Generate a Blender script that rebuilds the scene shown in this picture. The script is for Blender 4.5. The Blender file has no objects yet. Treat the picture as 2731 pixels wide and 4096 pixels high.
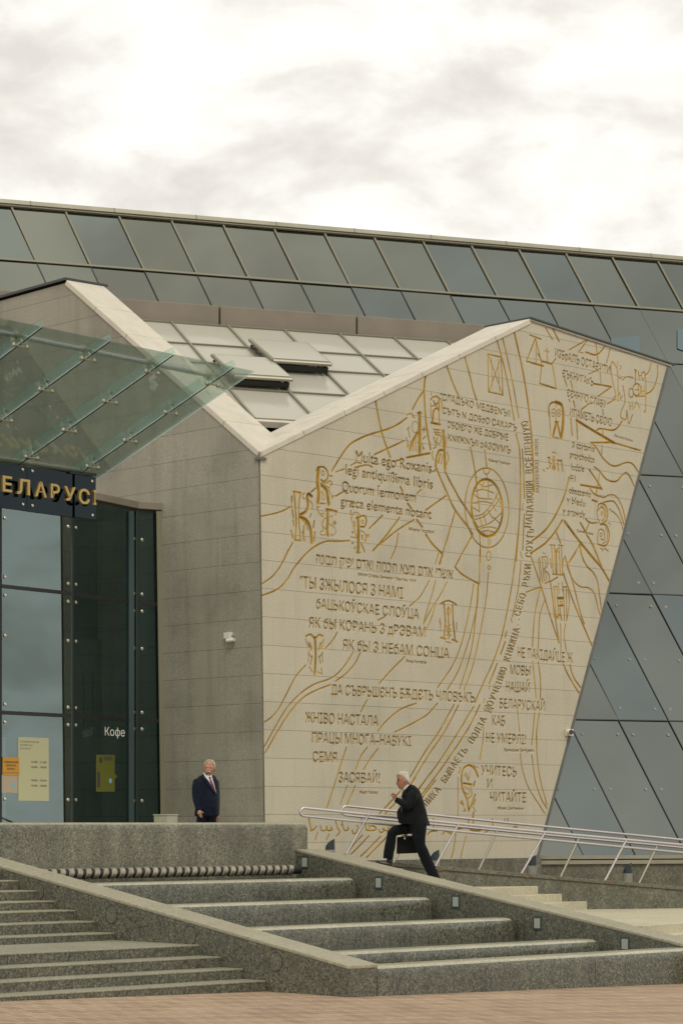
import bpy, bmesh, math, random
import numpy as np
from mathutils import Vector, Matrix
random.seed(7); np.random.seed(7)
SC = bpy.context.scene
COL = SC.collection
# ---------------------------------------------------------------- camera model
F, CX, HY, CZ = 9900.0, 1365.5, 3290.0, 2.2     # focal length in photo pixels, principal column, horizon row, eye height
Z3 = Vector((0, 0, 1))
def ray(x, y): return Vector(((x-CX)/F, 1.0, -(y-HY)/F))
EYE = Vector((0, 0, CZ))
def at(x, y, Z): return EYE + ray(x, y)*Z        # the point seen at a photo pixel, Z metres away
def hit(x, y, P, N):                             # the point of a plane seen at a photo pixel
    d = ray(x, y)
    return EYE + d*((P-EYE).dot(N)/d.dot(N))
def vdir(vx): return Vector(((vx-CX)/F, 1, 0)).normalized()

# ---------------------------------------------------------------- object helpers
def tag(o, label=None, cat=None, group=None, kind=None):
    if label: o['label'] = label
    if cat: o['category'] = cat
    if group: o['group'] = group
    if kind: o['kind'] = kind
    return o
def thing(name, label, cat, loc=(0, 0, 0), group=None):
    o = bpy.data.objects.new(name, None); COL.objects.link(o)
    o.empty_display_size = .2
    o.location = loc
    return tag(o, label, cat, group)
def PM(o):
    # world matrix without a depsgraph update
    b = Matrix.LocRotScale(o.location, o.rotation_euler, o.scale)
    if o.parent is None: return b
    return PM(o.parent) @ o.matrix_parent_inverse @ b
def link(name, me, mat=None, parent=None, frame=None):
    o = bpy.data.objects.new(name, me); COL.objects.link(o)
    if mat is not None: me.materials.append(mat)
    if frame is not None:
        o.location = frame.to_translation(); o.rotation_euler = frame.to_euler()
    if parent is not None:
        o.parent = parent; o.matrix_parent_inverse = PM(parent).inverted()
    return o
def mesh(name, vs, fs, mat=None, parent=None, frame=None, smooth=False, bevel=0, seg=2, solid_fix=True):
    me = bpy.data.meshes.new(name)
    me.from_pydata([tuple(v) for v in vs], [], fs)
    if bevel or solid_fix:
        bm = bmesh.new(); bm.from_mesh(me)
        if solid_fix: bmesh.ops.recalc_face_normals(bm, faces=bm.faces)
        if bevel:
            es = [e for e in bm.edges if len(e.link_faces) == 2 and e.calc_face_angle(0) > .5]
            bmesh.ops.bevel(bm, geom=es, offset=bevel, segments=seg, affect='EDGES', profile=.5, clamp_overlap=True)
        bm.to_mesh(me); bm.free()
    me.update()
    if smooth: me.polygons.foreach_set('use_smooth', [True]*len(me.polygons))
    return link(name, me, mat, parent, frame)
class MB:                                           # collects shapes into one mesh
    def __init__(s): s.v = []; s.f = []
    def add(s, vs, fs):
        k = len(s.v); s.v += [Vector(v) for v in vs]; s.f += [[i+k for i in f] for f in fs]
    def prism(s, poly, d):                          # poly: list of 3-D points, d: extrusion vector
        n = len(poly); d = Vector(d)
        vs = [Vector(p) for p in poly]+[Vector(p)+d for p in poly]
        s.add(vs, [list(range(n))[::-1], list(range(n, 2*n))]+[[i, (i+1) % n, (i+1) % n+n, i+n] for i in range(n)])
    def box(s, o, a, b, c):                         # corner and three edge vectors
        o, a, b, c = map(Vector, (o, a, b, c)); s.prism([o, o+a, o+a+b, o+b], c)
    def tube(s, pts, r, n=10, caps=True):
        pts = [Vector(p) for p in pts]; rr = r if isinstance(r, (list, tuple)) else [r]*len(pts)
        ring = []; up = None
        for i, p in enumerate(pts):
            t = (pts[min(i+1, len(pts)-1)]-pts[max(i-1, 0)]).normalized()
            if up is None:
                up = Z3 if abs(t.z) < .9 else Vector((0, 1, 0))
            a = t.cross(up).normalized(); b = a.cross(t).normalized(); up = b
            ring.append([p+(a*math.cos(q)+b*math.sin(q))*rr[i] for q in (2*math.pi*k/n for k in range(n))])
        s.rings(ring, caps)
    def rings(s, ring, caps=True):
        n = len(ring[0]); vs = [v for r_ in ring for v in r_]
        fs = [[i*n+k, i*n+(k+1) % n, (i+1)*n+(k+1) % n, (i+1)*n+k] for i in range(len(ring)-1) for k in range(n)]
        if caps: fs += [list(range(n))[::-1], list(range((len(ring)-1)*n, len(ring)*n))]
        s.add(vs, fs)
    def disc(s, c, nrm, r, d, n=16, dome=0):
        nrm = Vector(nrm).normalized(); a = nrm.orthogonal().normalized(); b = nrm.cross(a); c = Vector(c)
        R = lambda rad, off: [c+nrm*off+(a*math.cos(q)+b*math.sin(q))*rad for q in (2*math.pi*k/n for k in range(n))]
        s.rings([R(r, 0), R(r, d), R(r*.6, d+dome)] if dome else [R(r, 0), R(r, d)])
    def ball(s, c, rx, ry, rz, n=12, m=8, rot=None):
        c = Vector(c); ring = []
        for j in range(m+1):
            th = math.pi*(j+.02)/(m+.04)
            rg = [Vector((rx*math.sin(th)*math.cos(q), ry*math.sin(th)*math.sin(q), rz*math.cos(th))) for q in (2*math.pi*k/n for k in range(n))]
            ring.append([c+(rot @ v if rot else v) for v in rg])
        s.rings(ring)
    def out(s, name, mat, parent=None, smooth=False, bevel=0, seg=2, frame=None):
        return mesh(name, s.v, s.f, mat, parent, frame, smooth, bevel, seg)
def tint(o, ang=.6):
    me = o.data
    me.polygons.foreach_set('use_smooth', [True]*len(me.polygons))
    me.set_sharp_from_angle(angle=ang)
    return o

# ---------------------------------------------------------------- materials
def nodes(name):
    m = bpy.data.materials.new(name); m.use_nodes = True
    nt = m.node_tree; nt.nodes.clear()
    out = nt.nodes.new('ShaderNodeOutputMaterial')
    return m, nt, out
def N(nt, typ, ins=None, **kw):
    n = nt.nodes.new(typ)
    for k, v in kw.items(): setattr(n, k, v)
    for k, v in (ins or {}).items():
        if isinstance(v, bpy.types.NodeSocket): nt.links.new(v, n.inputs[k])
        else: n.inputs[k].default_value = v
    return n
def ramp(nt, fac, stops):
    n = nt.nodes.new('ShaderNodeValToRGB'); e = n.color_ramp.elements
    while len(e) < len(stops): e.new(.5)
    for q, (p, c) in zip(e, stops): q.position = p; q.color = (*c, 1) if len(c) == 3 else c
    nt.links.new(fac, n.inputs[0]); return n.outputs[0]
def mix(nt, fac, a, b, mode='MIX'):
    n = nt.nodes.new('ShaderNodeMix'); n.data_type = 'RGBA'; n.blend_type = mode
    for k, v in ((0, fac), (6, a), (7, b)):
        if isinstance(v, bpy.types.NodeSocket): nt.links.new(v, n.inputs[k])
        else: n.inputs[k].default_value = v if k == 0 or len(v) == 4 else (*v, 1)
    return n.outputs[2]
def plain(name, col, rough=.6, metal=0, spec=.5, noise=0.0, scale=8):
    m, nt, out = nodes(name)
    p = N(nt, 'ShaderNodeBsdfPrincipled', {'Roughness': rough, 'Metallic': metal, 'Specular IOR Level': spec})
    if noise:
        tc = N(nt, 'ShaderNodeTexCoord'); nz = N(nt, 'ShaderNodeTexNoise', {'Vector': tc.outputs['Object'], 'Scale': scale, 'Detail': 4.0})
        lo = [c*(1-noise) for c in col]; hi = [min(1, c*(1+noise)) for c in col]
        nt.links.new(ramp(nt, nz.outputs[0], [(.3, lo), (.7, hi)]), p.inputs['Base Color'])
    else: p.inputs['Base Color'].default_value = (*col, 1)
    nt.links.new(p.outputs[0], out.inputs[0]); return m
def granite(name, dark, mid, light, rough=.5, blotch=.25, speck=42, bump=.0, streak=0.0):
    m, nt, out = nodes(name)
    tc = N(nt, 'ShaderNodeTexCoord').outputs['Object']
    n1 = N(nt, 'ShaderNodeTexNoise', {'Vector': tc, 'Scale': speck, 'Detail': 3.0, 'Roughness': .7})
    n2 = N(nt, 'ShaderNodeTexNoise', {'Vector': tc, 'Scale': speck*.45, 'Detail': 2.0})
    c = ramp(nt, n1.outputs[0], [(.39, dark), (.47, mid), (.55, mid), (.615, light)])
    c = mix(nt, .25, c, ramp(nt, n2.outputs[0], [(.35, dark), (.65, light)]))
    c = mix(nt, 1.0, c, (1.0, .985, .875), 'MULTIPLY')
    n3 = N(nt, 'ShaderNodeTexNoise', {'Vector': tc, 'Scale': .9, 'Detail': 5.0, 'Roughness': .65})
    c = mix(nt, 1.0, c, ramp(nt, n3.outputs[0], [(.3, (1-blotch,)*3), (.7, (1+blotch*.6,)*3)]), 'MULTIPLY')
    if streak:
        mp = N(nt, 'ShaderNodeMapping', {'Vector': tc, 'Scale': (2.2, 2.2, .25)})
        n4 = N(nt, 'ShaderNodeTexNoise', {'Vector': mp.outputs[0], 'Scale': 1.6, 'Detail': 5.0})
        c = mix(nt, streak, c, ramp(nt, n4.outputs[0], [(.4, (.6, .62, .6)), (.62, (1.15, 1.12, 1.05))]), 'MULTIPLY')
    p = N(nt, 'ShaderNodeBsdfPrincipled', {'Base Color': c, 'Roughness': rough})
    if bump:
        b = N(nt, 'ShaderNodeBump', {'Height': n1.outputs[0], 'Strength': bump, 'Distance': .01}); nt.links.new(b.outputs[0], p.inputs['Normal'])
    nt.links.new(p.outputs[0], out.inputs[0]); return m
def slabs(name, base, bw, bh, joint=.006, rough=.75, stain=.3, gold=False, var=.06, shift=0.0, jcol=(.05, .047, .04), speck=.16):
    """stone cladding in courses: object X runs along the wall, Z up"""
    m, nt, out = nodes(name)
    tc = N(nt, 'ShaderNodeTexCoord').outputs['Object']
    sp = N(nt, 'ShaderNodeSeparateXYZ', {0: tc})
    xx = N(nt, 'ShaderNodeMath', {0: sp.outputs[0], 1: 100.0}, operation='ADD')
    zz = N(nt, 'ShaderNodeMath', {0: sp.outputs[2], 1: 100.0*bh+shift}, operation='ADD')
    cv = N(nt, 'ShaderNodeCombineXYZ', {0: xx.outputs[0], 1: zz.outputs[0]})
    lo = [c*(1-var) for c in base]; hi = [c*(1+var) for c in base]
    br = N(nt, 'ShaderNodeTexBrick', {'Vector': cv.outputs[0], 'Color1': (*lo, 1), 'Color2': (*hi, 1), 'Mortar': (*jcol, 1), 'Scale': 1.0,
           'Mortar Size': joint, 'Mortar Smooth': .1, 'Bias': 0.0, 'Brick Width': bw, 'Row Height': bh}, offset=.37, offset_frequency=2, squash=1.0)
    n1 = N(nt, 'ShaderNodeTexNoise', {'Vector': tc, 'Scale': 38.0, 'Detail': 3.0, 'Roughness': .7})
    fr = N(nt, 'ShaderNodeMath', {0: N(nt, 'ShaderNodeMath', {0: zz.outputs[0], 1: bh}, operation='DIVIDE').outputs[0]}, operation='FRACT')
    ds = N(nt, 'ShaderNodeMath', {0: N(nt, 'ShaderNodeMath', {0: fr.outputs[0], 1: .5}, operation='SUBTRACT').outputs[0]}, operation='ABSOLUTE')
    ln = N(nt, 'ShaderNodeMath', {0: ds.outputs[0], 1: .5-joint/bh}, operation='GREATER_THAN')
    lf = N(nt, 'ShaderNodeMath', {0: ln.outputs[0], 1: .8}, operation='MULTIPLY')
    br.inputs['Mortar'].default_value = (*[q*.74 for q in base], 1)
    br.inputs['Mortar Size'].default_value = joint*.8
    base_c = mix(nt, lf.outputs[0], br.outputs[0], jcol)
    c = mix(nt, 1.0, base_c, ramp(nt, n1.outputs[0], [(.3, (1-speck,)*3), (.7, (1+speck,)*3)]), 'MULTIPLY')
    n3 = N(nt, 'ShaderNodeTexNoise', {'Vector': tc, 'Scale': .55, 'Detail': 6.0, 'Roughness': .6})
    c = mix(nt, 1.0, c, ramp(nt, n3.outputs[0], [(.28, (1-stain,)*3), (.5, (1, 1, 1)), (.8, (1+stain*.35,)*3)]), 'MULTIPLY')
    mp = N(nt, 'ShaderNodeMapping', {'Vector': tc, 'Scale': (1.6, 1.6, .12)})
    n5 = N(nt, 'ShaderNodeTexNoise', {'Vector': mp.outputs[0], 'Scale': 2.0, 'Detail': 6.0, 'Roughness': .65})
    c = mix(nt, min(1, stain*2), c, ramp(nt, n5.outputs[0], [(.30, (.74, .74, .72)), (.48, (1, 1, 1)), (.75, (1.05, 1.05, 1.04))]), 'MULTIPLY')
    p = N(nt, 'ShaderNodeBsdfPrincipled', {'Roughness': rough, 'Specular IOR Level': .3})
    if gold:
        at_ = N(nt, 'ShaderNodeAttribute', attribute_name='gild')
        gn = N(nt, 'ShaderNodeTexNoise', {'Vector': tc, 'Scale': 3.0, 'Detail': 5.0})
        gc = ramp(nt, gn.outputs[0], [(.3, (.21, .115, .009)), (.55, (.365, .215, .02)), (.75, (.49, .31, .042))])
        c = mix(nt, at_.outputs['Fac'], c, gc)
    nt.links.new(c, p.inputs['Base Color'])
    nt.links.new(p.outputs[0], out.inputs[0]); return m
def mirror_glass(name, refl, body, rough=.02, wave=.0, fac=.92):
    m, nt, out = nodes(name)
    g = N(nt, 'ShaderNodeBsdfGlossy', {'Color': (*refl, 1), 'Roughness': rough})
    d = N(nt, 'ShaderNodeBsdfDiffuse', {'Color': (*body, 1)})
    if wave:
        tc = N(nt, 'ShaderNodeTexCoord'); nz = N(nt, 'ShaderNodeTexNoise', {'Vector': tc.outputs['Object'], 'Scale': .7, 'Detail': 1.0})
        b = N(nt, 'ShaderNodeBump', {'Height': nz.outputs[0], 'Strength': wave, 'Distance': .05}); nt.links.new(b.outputs[0], g.inputs['Normal'])
    mx = N(nt, 'ShaderNodeMixShader', {0: fac, 1: d.outputs[0], 2: g.outputs[0]})
    nt.links.new(mx.outputs[0], out.inputs[0]); return m
def clear_glass(name, tintc, refl=.1, rough=.01, fres=1.5, boost=1.0, dust=0.0, dustc=(.4, .5, .45), gloss=(.86, .93, .95)):
    m, nt, out = nodes(name)
    t = N(nt, 'ShaderNodeBsdfTransparent', {'Color': (*tintc, 1)})
    g = N(nt, 'ShaderNodeBsdfGlossy', {'Color': (*gloss, 1), 'Roughness': rough})
    fr = N(nt, 'ShaderNodeFresnel', {'IOR': fres})
    f2 = N(nt, 'ShaderNodeMath', {0: fr.outputs[0], 1: boost}, operation='MULTIPLY'); f2.use_clamp = True
    f3 = N(nt, 'ShaderNodeMath', {0: f2.outputs[0], 1: refl}, operation='MAXIMUM')
    first = t.outputs[0]
    if dust:
        d = N(nt, 'ShaderNodeBsdfDiffuse', {'Color': (*dustc, 1)})
        first = N(nt, 'ShaderNodeMixShader', {0: dust, 1: t.outputs[0], 2: d.outputs[0]}).outputs[0]
    mx = N(nt, 'ShaderNodeMixShader', {0: f3.outputs[0], 1: first, 2: g.outputs[0]})
    nt.links.new(mx.outputs[0], out.inputs[0]); return m

def cloth(name, col, rough=.85, spec=.12, noise=.25, scale=12):
    m, nt, out = nodes(name)
    tc = N(nt, 'ShaderNodeTexCoord').outputs['Object']
    mp = N(nt, 'ShaderNodeMapping', {'Vector': tc, 'Scale': (1, 1, .45), 'Rotation': (.5, .3, 0)})
    n1 = N(nt, 'ShaderNodeTexNoise', {'Vector': mp.outputs[0], 'Scale': 9.0, 'Detail': 3.0, 'Distortion': .8})
    c = ramp(nt, n1.outputs[0], [(.3, [q*.8 for q in col]), (.7, [q*1.3 for q in col])])
    b = N(nt, 'ShaderNodeBump', {'Height': n1.outputs[0], 'Strength': .9, 'Distance': .05})
    p = N(nt, 'ShaderNodeBsdfPrincipled', {'Base Color': c, 'Roughness': rough, 'Specular IOR Level': spec, 'Normal': b.outputs[0], 'Sheen Weight': .04, 'Sheen Roughness': .5})
    nt.links.new(p.outputs[0], out.inputs[0]); return m
M = {}
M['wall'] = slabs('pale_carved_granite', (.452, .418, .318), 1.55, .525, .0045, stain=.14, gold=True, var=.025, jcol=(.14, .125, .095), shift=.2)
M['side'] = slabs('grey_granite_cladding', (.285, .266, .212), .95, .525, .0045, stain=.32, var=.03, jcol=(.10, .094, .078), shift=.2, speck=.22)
M['coping'] = plain('pale_coping_stone', (.52, .475, .385), .6, noise=.08, scale=3)
M['dark'] = granite('dark_granite', (.052, .054, .042), (.115, .117, .092), (.25, .245, .20), .42, .22, 30, streak=.25)
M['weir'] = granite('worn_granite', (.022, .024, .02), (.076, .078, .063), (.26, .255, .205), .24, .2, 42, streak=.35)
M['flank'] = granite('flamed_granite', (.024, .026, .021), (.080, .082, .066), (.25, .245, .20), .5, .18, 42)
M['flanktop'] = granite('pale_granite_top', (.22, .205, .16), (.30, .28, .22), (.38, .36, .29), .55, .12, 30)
M['parapet'] = granite('mottled_granite', (.05, .05, .04), (.145, .141, .112), (.33, .32, .26), .42, .3, 42, streak=.5)
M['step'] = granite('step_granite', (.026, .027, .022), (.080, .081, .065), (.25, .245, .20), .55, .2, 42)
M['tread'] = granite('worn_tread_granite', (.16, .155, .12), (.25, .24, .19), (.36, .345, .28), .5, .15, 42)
M['paleStep'] = granite('pale_step_granite', (.36, .33, .26), (.46, .425, .335), (.56, .52, .42), .6, .12, 30)
M['plinth'] = granite('plinth_granite', (.065, .066, .053), (.125, .125, .10), (.22, .215, .175), .6, .3, 30, streak=.5)
M['steel'] = plain('brushed_steel', (.56, .52, .51), .36, 1.0, noise=.05, scale=5)
M['steel_dull'] = plain('dull_steel', (.45, .42, .34), .45, 1.0)
M['frame'] = plain('black_frame', (.018, .02, .019), .4, spec=.4)
M['mullion'] = plain('bronze_mullion', (.19, .18, .125), .5, 0)
M['gasket'] = plain('dark_gasket', (.02, .022, .02), .5)
M['rim'] = plain('metal_roof_edge', (.30, .285, .215), .45, .4, noise=.1, scale=2)
M['trim'] = plain('grey_edge_trim', (.11, .112, .10), .5, .2, noise=.15, scale=3)
M['flash'] = plain('dark_flashing', (.035, .036, .034), .45)
M['lip'] = granite('polished_highlit_lip', (.22, .215, .17), (.35, .34, .27), (.48, .46, .375), .22, .2, 42)  # paler than the weir stone; the lip highlight is painted into the colour
M['fascia'] = plain('pale_fascia', (.52, .47, .37), .6, noise=.08)
M['parband'] = plain('brown_parapet_panel', (.195, .165, .125), .7, noise=.10, scale=1.2)
M['skylight'] = mirror_glass('skylight_glass', (.62, .59, .51), (.44, .42, .355), .12, fac=.25)
M['pod'] = mirror_glass('coated_glass', (.276, .286, .230), (.012, .018, .018), .03, .0)
M['pod2'] = mirror_glass('coated_glass_smoky', (.258, .270, .220), (.012, .018, .018), .04, .0)
M['pod3'] = mirror_glass('coated_glass_bluish', (.245, .268, .232), (.012, .018, .02), .025, .0)
M['fix'] = plain('fixing_disc', (.20, .225, .20), .4)
M['pale_patch'] = mirror_glass('pale_coated_patch', (.26, .32, .30), (.10, .13, .12), .05)
M['canopy'] = clear_glass('canopy_glass', (.845, .905, .875), .03, .02, 1.5, .5, dust=.06, dustc=(.15, .19, .17))
M['fin'] = clear_glass('fin_glass', (.83, .905, .87), .012, .02, 1.5, .15, dust=.0)
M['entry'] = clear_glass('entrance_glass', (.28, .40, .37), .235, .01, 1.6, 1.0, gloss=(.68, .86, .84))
M['entrydk'] = clear_glass('entrance_glass_shaded', (.26, .33, .33), .17, .01, 1.5, .9, gloss=(.47, .74, .78))  # darker copy of the entrance glass; dim reflections put into tint and gloss
M['signglass'] = mirror_glass('dark_blue_sign_glass', (.028, .036, .040), (.006, .010, .013), .05)
M['brass'] = plain('gilt_sign_letter', (.50, .35, .12), .38, .55)
M['bolt'] = plain('polished_bolt', (.62, .58, .48), .35, 1.0)
M['black'] = plain('black_plastic', (.012, .013, .014), .45)
M['lampdk'] = plain('uplight_housing', (.018, .028, .032), .45)
M['grey'] = plain('grey_concrete', (.24, .23, .19), .8, noise=.12)
M['paleblock'] = plain('pale_painted_block', (.33, .32, .245), .7, noise=.08)
M['white'] = plain('white_painted_metal', (.66, .63, .55), .4)
M['lens'] = plain('lens_glass', (.005, .006, .008), .1, spec=.8)
M['frost'] = plain('frosted_light_glass', (.33, .35, .30), .3)
M['teal'] = plain('teal_light_frame', (.045, .075, .068), .4, .3)
M['disc'] = granite('disc_granite', (.05, .05, .04), (.105, .102, .082), (.22, .21, .17), .6, .15, 40)
M['ringmetal'] = plain('worn_ring_metal', (.36, .325, .25), .4, .8, noise=.3, scale=9)
M['pipedark'] = plain('black_pipe', (.01, .010, .009), .55)
M['rust'] = plain('rust_stain', (.20, .085, .03), .85, noise=.4, scale=30)
M['wet'] = plain('wet_channel_floor', (.05, .05, .04), .12, noise=.3, scale=4)
M['room'] = plain('dark_lobby_wall', (.020, .022, .019), .7)
M['roombrown'] = plain('brown_lobby_panel', (.040, .034, .024), .6)
M['roomfloor'] = plain('lobby_floor', (.10, .095, .08), .3)
M['lobbylight'] = plain('pale_lobby_partition', (.20, .24, .215), .5)
M['tealfin'] = plain('green_glass_fin', (.016, .040, .036), .25)
M['ochre'] = plain('yellow_ochre_sign', (.52, .26, .035), .6)
M['cream'] = plain('cream_notice_paper', (.48, .46, .28), .7)
M['olive'] = plain('yellow_poster_paper', (.125, .13, .014), .6)
M['beige'] = plain('beige_paper', (.42, .35, .25), .7)
M['ink'] = plain('dark_print', (.045, .05, .055), .7)
M['inkfaint'] = plain('grey_print', (.22, .225, .17), .7)
M['paleblue'] = plain('pale_blue_sticker', (.22, .42, .46), .6)
M['whitetext'] = plain('white_letter', (.78, .78, .70), .6)
# people
M['skinL'] = plain('sunburnt_skin', (.36, .175, .105), .55, noise=.18, scale=25)
M['skinR'] = plain('tanned_skin', (.33, .145, .085), .55, noise=.18, scale=25)
M['hair'] = plain('white_hair', (.43, .40, .325), .85, noise=.35, scale=45)
M['brow'] = plain('dark_feature_line', (.09, .04, .025), .7)  # dark brown of the eye, brow and mouth lines
M['navy'] = cloth('navy_suit_cloth', (.0055, .0085, .017), .85, spec=.12, noise=.25, scale=12)
M['char'] = cloth('charcoal_suit_cloth', (.0055, .007, .007), .85, spec=.12, noise=.25, scale=12)
M['trous'] = cloth('dark_trouser_cloth', (.0045, .006, .008), .85, spec=.12, noise=.25, scale=12)
M['shirt'] = plain('white_shirt', (.50, .50, .48), .7)
M['tieR'] = plain('crimson_tie', (.10, .008, .035), .45)
M['tieP'] = plain('muted_plum_tie', (.055, .025, .035), .5)
M['shoe'] = plain('black_leather', (.010, .010, .011), .28)
M['bag'] = plain('black_briefcase_leather', (.0045, .005, .0055), .6, spec=.15)

def paving():
    m, nt, out = nodes('pink_paving_bricks')
    tc = N(nt, 'ShaderNodeTexCoord').outputs['Object']
    mp = N(nt, 'ShaderNodeMapping', {'Vector': tc, 'Scale': (1.0, .30, 1.0)}).outputs[0]
    br = N(nt, 'ShaderNodeTexBrick', {'Vector': mp, 'Color1': (.262, .176, .108, 1), 'Color2': (.345, .240, .152, 1), 'Mortar': (.46, .36, .25, 1), 'Scale': 1.0,
           'Mortar Size': .0085, 'Mortar Smooth': .3, 'Bias': 0.0, 'Brick Width': .22, 'Row Height': .20}, offset=.5)
    br2 = N(nt, 'ShaderNodeTexBrick', {'Vector': mp, 'Color1': (1, 1, 1, 1), 'Color2': (.90, .90, .90, 1), 'Mortar': (1.15, 1.13, 1.1, 1), 'Scale': 1.0,
           'Mortar Size': .010, 'Mortar Smooth': .3, 'Brick Width': 2.4, 'Row Height': .68}, offset=.5)
    n = N(nt, 'ShaderNodeTexNoise', {'Vector': tc, 'Scale': 26.0, 'Detail': 4.0})
    n2 = N(nt, 'ShaderNodeTexNoise', {'Vector': tc, 'Scale': .8, 'Detail': 5.0, 'Roughness': .7})
    c = mix(nt, .7, br.outputs[0], br2.outputs[0], 'MULTIPLY')
    c = mix(nt, 1.0, c, ramp(nt, n.outputs[0], [(.3, (.85,)*3), (.7, (1.12,)*3)]), 'MULTIPLY')
    c = mix(nt, 1.0, c, ramp(nt, n2.outputs[0], [(.3, (.82, .8, .78)), (.7, (1.1, 1.1, 1.1))]), 'MULTIPLY')
    p = N(nt, 'ShaderNodeBsdfPrincipled', {'Base Color': c, 'Roughness': .8})
    b = N(nt, 'ShaderNodeBump', {'Height': br.outputs['Fac'], 'Strength': .25, 'Distance': .01}, invert=True); nt.links.new(b.outputs[0], p.inputs['Normal'])
    nt.links.new(p.outputs[0], out.inputs[0]); return m
M['pave'] = paving()

# ---------------------------------------------------------------- text as flat triangles
_tcache = {}
def text_tris(s, weight=0.0, res=3):
    k = (s, weight)
    if k in _tcache: return _tcache[k]
    cu = bpy.data.curves.new('t', 'FONT'); cu.body = s; cu.size = 1.0; cu.resolution_u = res; cu.offset = weight; cu.fill_mode = 'FRONT'
    ob = bpy.data.objects.new('t', cu); COL.objects.link(ob)
    dg = bpy.context.evaluated_depsgraph_get()
    oe = ob.evaluated_get(dg); me = oe.to_mesh()
    me.calc_loop_triangles()
    v = np.array([tuple(q.co)[:2] for q in me.vertices]).reshape(-1, 2)
    t = np.array([tuple(q.vertices) for q in me.loop_triangles]).reshape(-1, 3)
    oe.to_mesh_clear()
    bpy.data.objects.remove(ob); bpy.data.curves.remove(cu)
    _tcache[k] = (v, t); return v, t
_ocache = {}
def text_outline(s, weight=0.0, res=4):
    k = (s, weight)
    if k in _ocache: return _ocache[k]
    cu = bpy.data.curves.new('t', 'FONT'); cu.body = s; cu.size = 1.0; cu.resolution_u = res; cu.offset = weight; cu.fill_mode = 'NONE'
    ob = bpy.data.objects.new('t', cu); COL.objects.link(ob)
    oe = ob.evaluated_get(bpy.context.evaluated_depsgraph_get()); me = oe.to_mesh()
    v = np.array([tuple(q.co)[:2] for q in me.vertices]).reshape(-1, 2)
    es = [tuple(q.vertices) for q in me.edges]
    nb = {}
    for p, q in es: nb.setdefault(p, []).append(q); nb.setdefault(q, []).append(p)
    seen = set(); E = []
    for st in range(len(v)):
        if st in seen or st not in nb: continue
        loop = [st]; seen.add(st); cur = st+1 if st+1 in nb[st] else nb[st][0]
        while cur not in seen:
            loop.append(cur); seen.add(cur); nx = [q for q in nb[cur] if q not in seen]
            if not nx: break
            cur = nx[0]
        E += [(loop[i], loop[(i+1) % len(loop)]) for i in range(len(loop))]
    oe.to_mesh_clear(); bpy.data.objects.remove(ob); bpy.data.curves.remove(cu)
    _ocache[k] = (v, E); return v, E
CAP = text_tris('Н')[0][:, 1].max()
def flat_text(s, o, right, up, height, width, mat, name, parent, nrm, depth=.003, weight=0.0):
    """solid lettering: o = baseline start, width/height in metres"""
    v, t = text_tris(s, weight)
    x0, x1 = v[:, 0].min(), v[:, 0].max()
    o, right, up, nrm = Vector(o), Vector(right).normalized(), Vector(up).normalized(), Vector(nrm).normalized()
    P = [o+right*((x-x0)/(x1-x0)*width)+up*(y/CAP*height) for x, y in v]
    me = bpy.data.meshes.new(name)
    bm = bmesh.new(); bv = [bm.verts.new(p+nrm*depth) for p in P]
    for a in t:
        try: bm.faces.new([bv[i] for i in a])
        except ValueError: pass
    bmesh.ops.remove_doubles(bm, verts=bm.verts, dist=1e-5)
    r = bmesh.ops.extrude_face_region(bm, geom=bm.faces[:])
    bmesh.ops.translate(bm, vec=-nrm*depth, verts=[q for q in r['geom'] if isinstance(q, bmesh.types.BMVert)])
    bmesh.ops.recalc_face_normals(bm, faces=bm.faces)
    bm.to_mesh(me); bm.free()
    return link(name, me, mat, parent)
# ================================================================ frames of the place
E1 = vdir(11500.0)                               # along the carved wall, away to the right
EL = Vector((-E1.y, E1.x, 0))                    # into the building, away from the viewer
NR = -EL                                         # carved wall faces this way
C0 = at(1062, HY, 46.0)                          # foot of the building's corner, at eye height
PZ = CZ-.70                                      # terrace level
def frame(o, x, y): 
    z = x.cross(y); return Matrix(((x.x, y.x, z.x, o.x), (x.y, y.y, z.y, o.y), (x.z, y.z, z.z, o.z), (0, 0, 0, 1)))
library = thing('library_building', 'pale granite library with gilded carved inscriptions, folded gables and skylight roof', 'library', (C0.x, C0.y, PZ))

# ---------------------------------------------------------------- carved wall: everything below is in its own (u, z)
W0 = Vector((C0.x, C0.y, PZ))
WF = frame(W0, E1, EL)
def uz(x, y):
    x = np.asarray(x, float); y = np.asarray(y, float)
    dx = (x-CX)/F; dz = -(y-HY)/F
    t = (C0.x*NR.x+C0.y*NR.y)/(dx*NR.x+NR.y)
    return (dx*t-C0.x)*E1.x+(t-C0.y)*E1.y, CZ+dz*t-PZ
def uz1(p): a, b = uz(p[0], p[1]); return float(a), float(b)
CORN = [(1062, 3465), (2143, 3465), (2668, 1455), (2115, 1275), (1040, 1805)]
OUT = [uz1(p) for p in CORN]
OUT[0] = (OUT[0][0], -.03); OUT[1] = (OUT[1][0], -.03)
CELL = .0125
U0, U1 = -.15, max(p[0] for p in OUT)+.1
Zb, Zt = -.06, max(p[1] for p in OUT)+.1
NX, NZ = int((U1-U0)/CELL)+1, int((Zt-Zb)/CELL)+1
gu = U0+np.arange(NX)*CELL; gz = Zb+np.arange(NZ)*CELL
DEP = np.zeros((NZ, NX), np.float32); GOLD = np.zeros((NZ, NX), np.float32); GID = np.zeros((NZ, NX), np.int16)
FINE = np.zeros((NZ*3, NX*3), np.uint8)
names = ['wall_face']
used = set()
def gid(n):
    names.append(n); return len(names)-1
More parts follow.
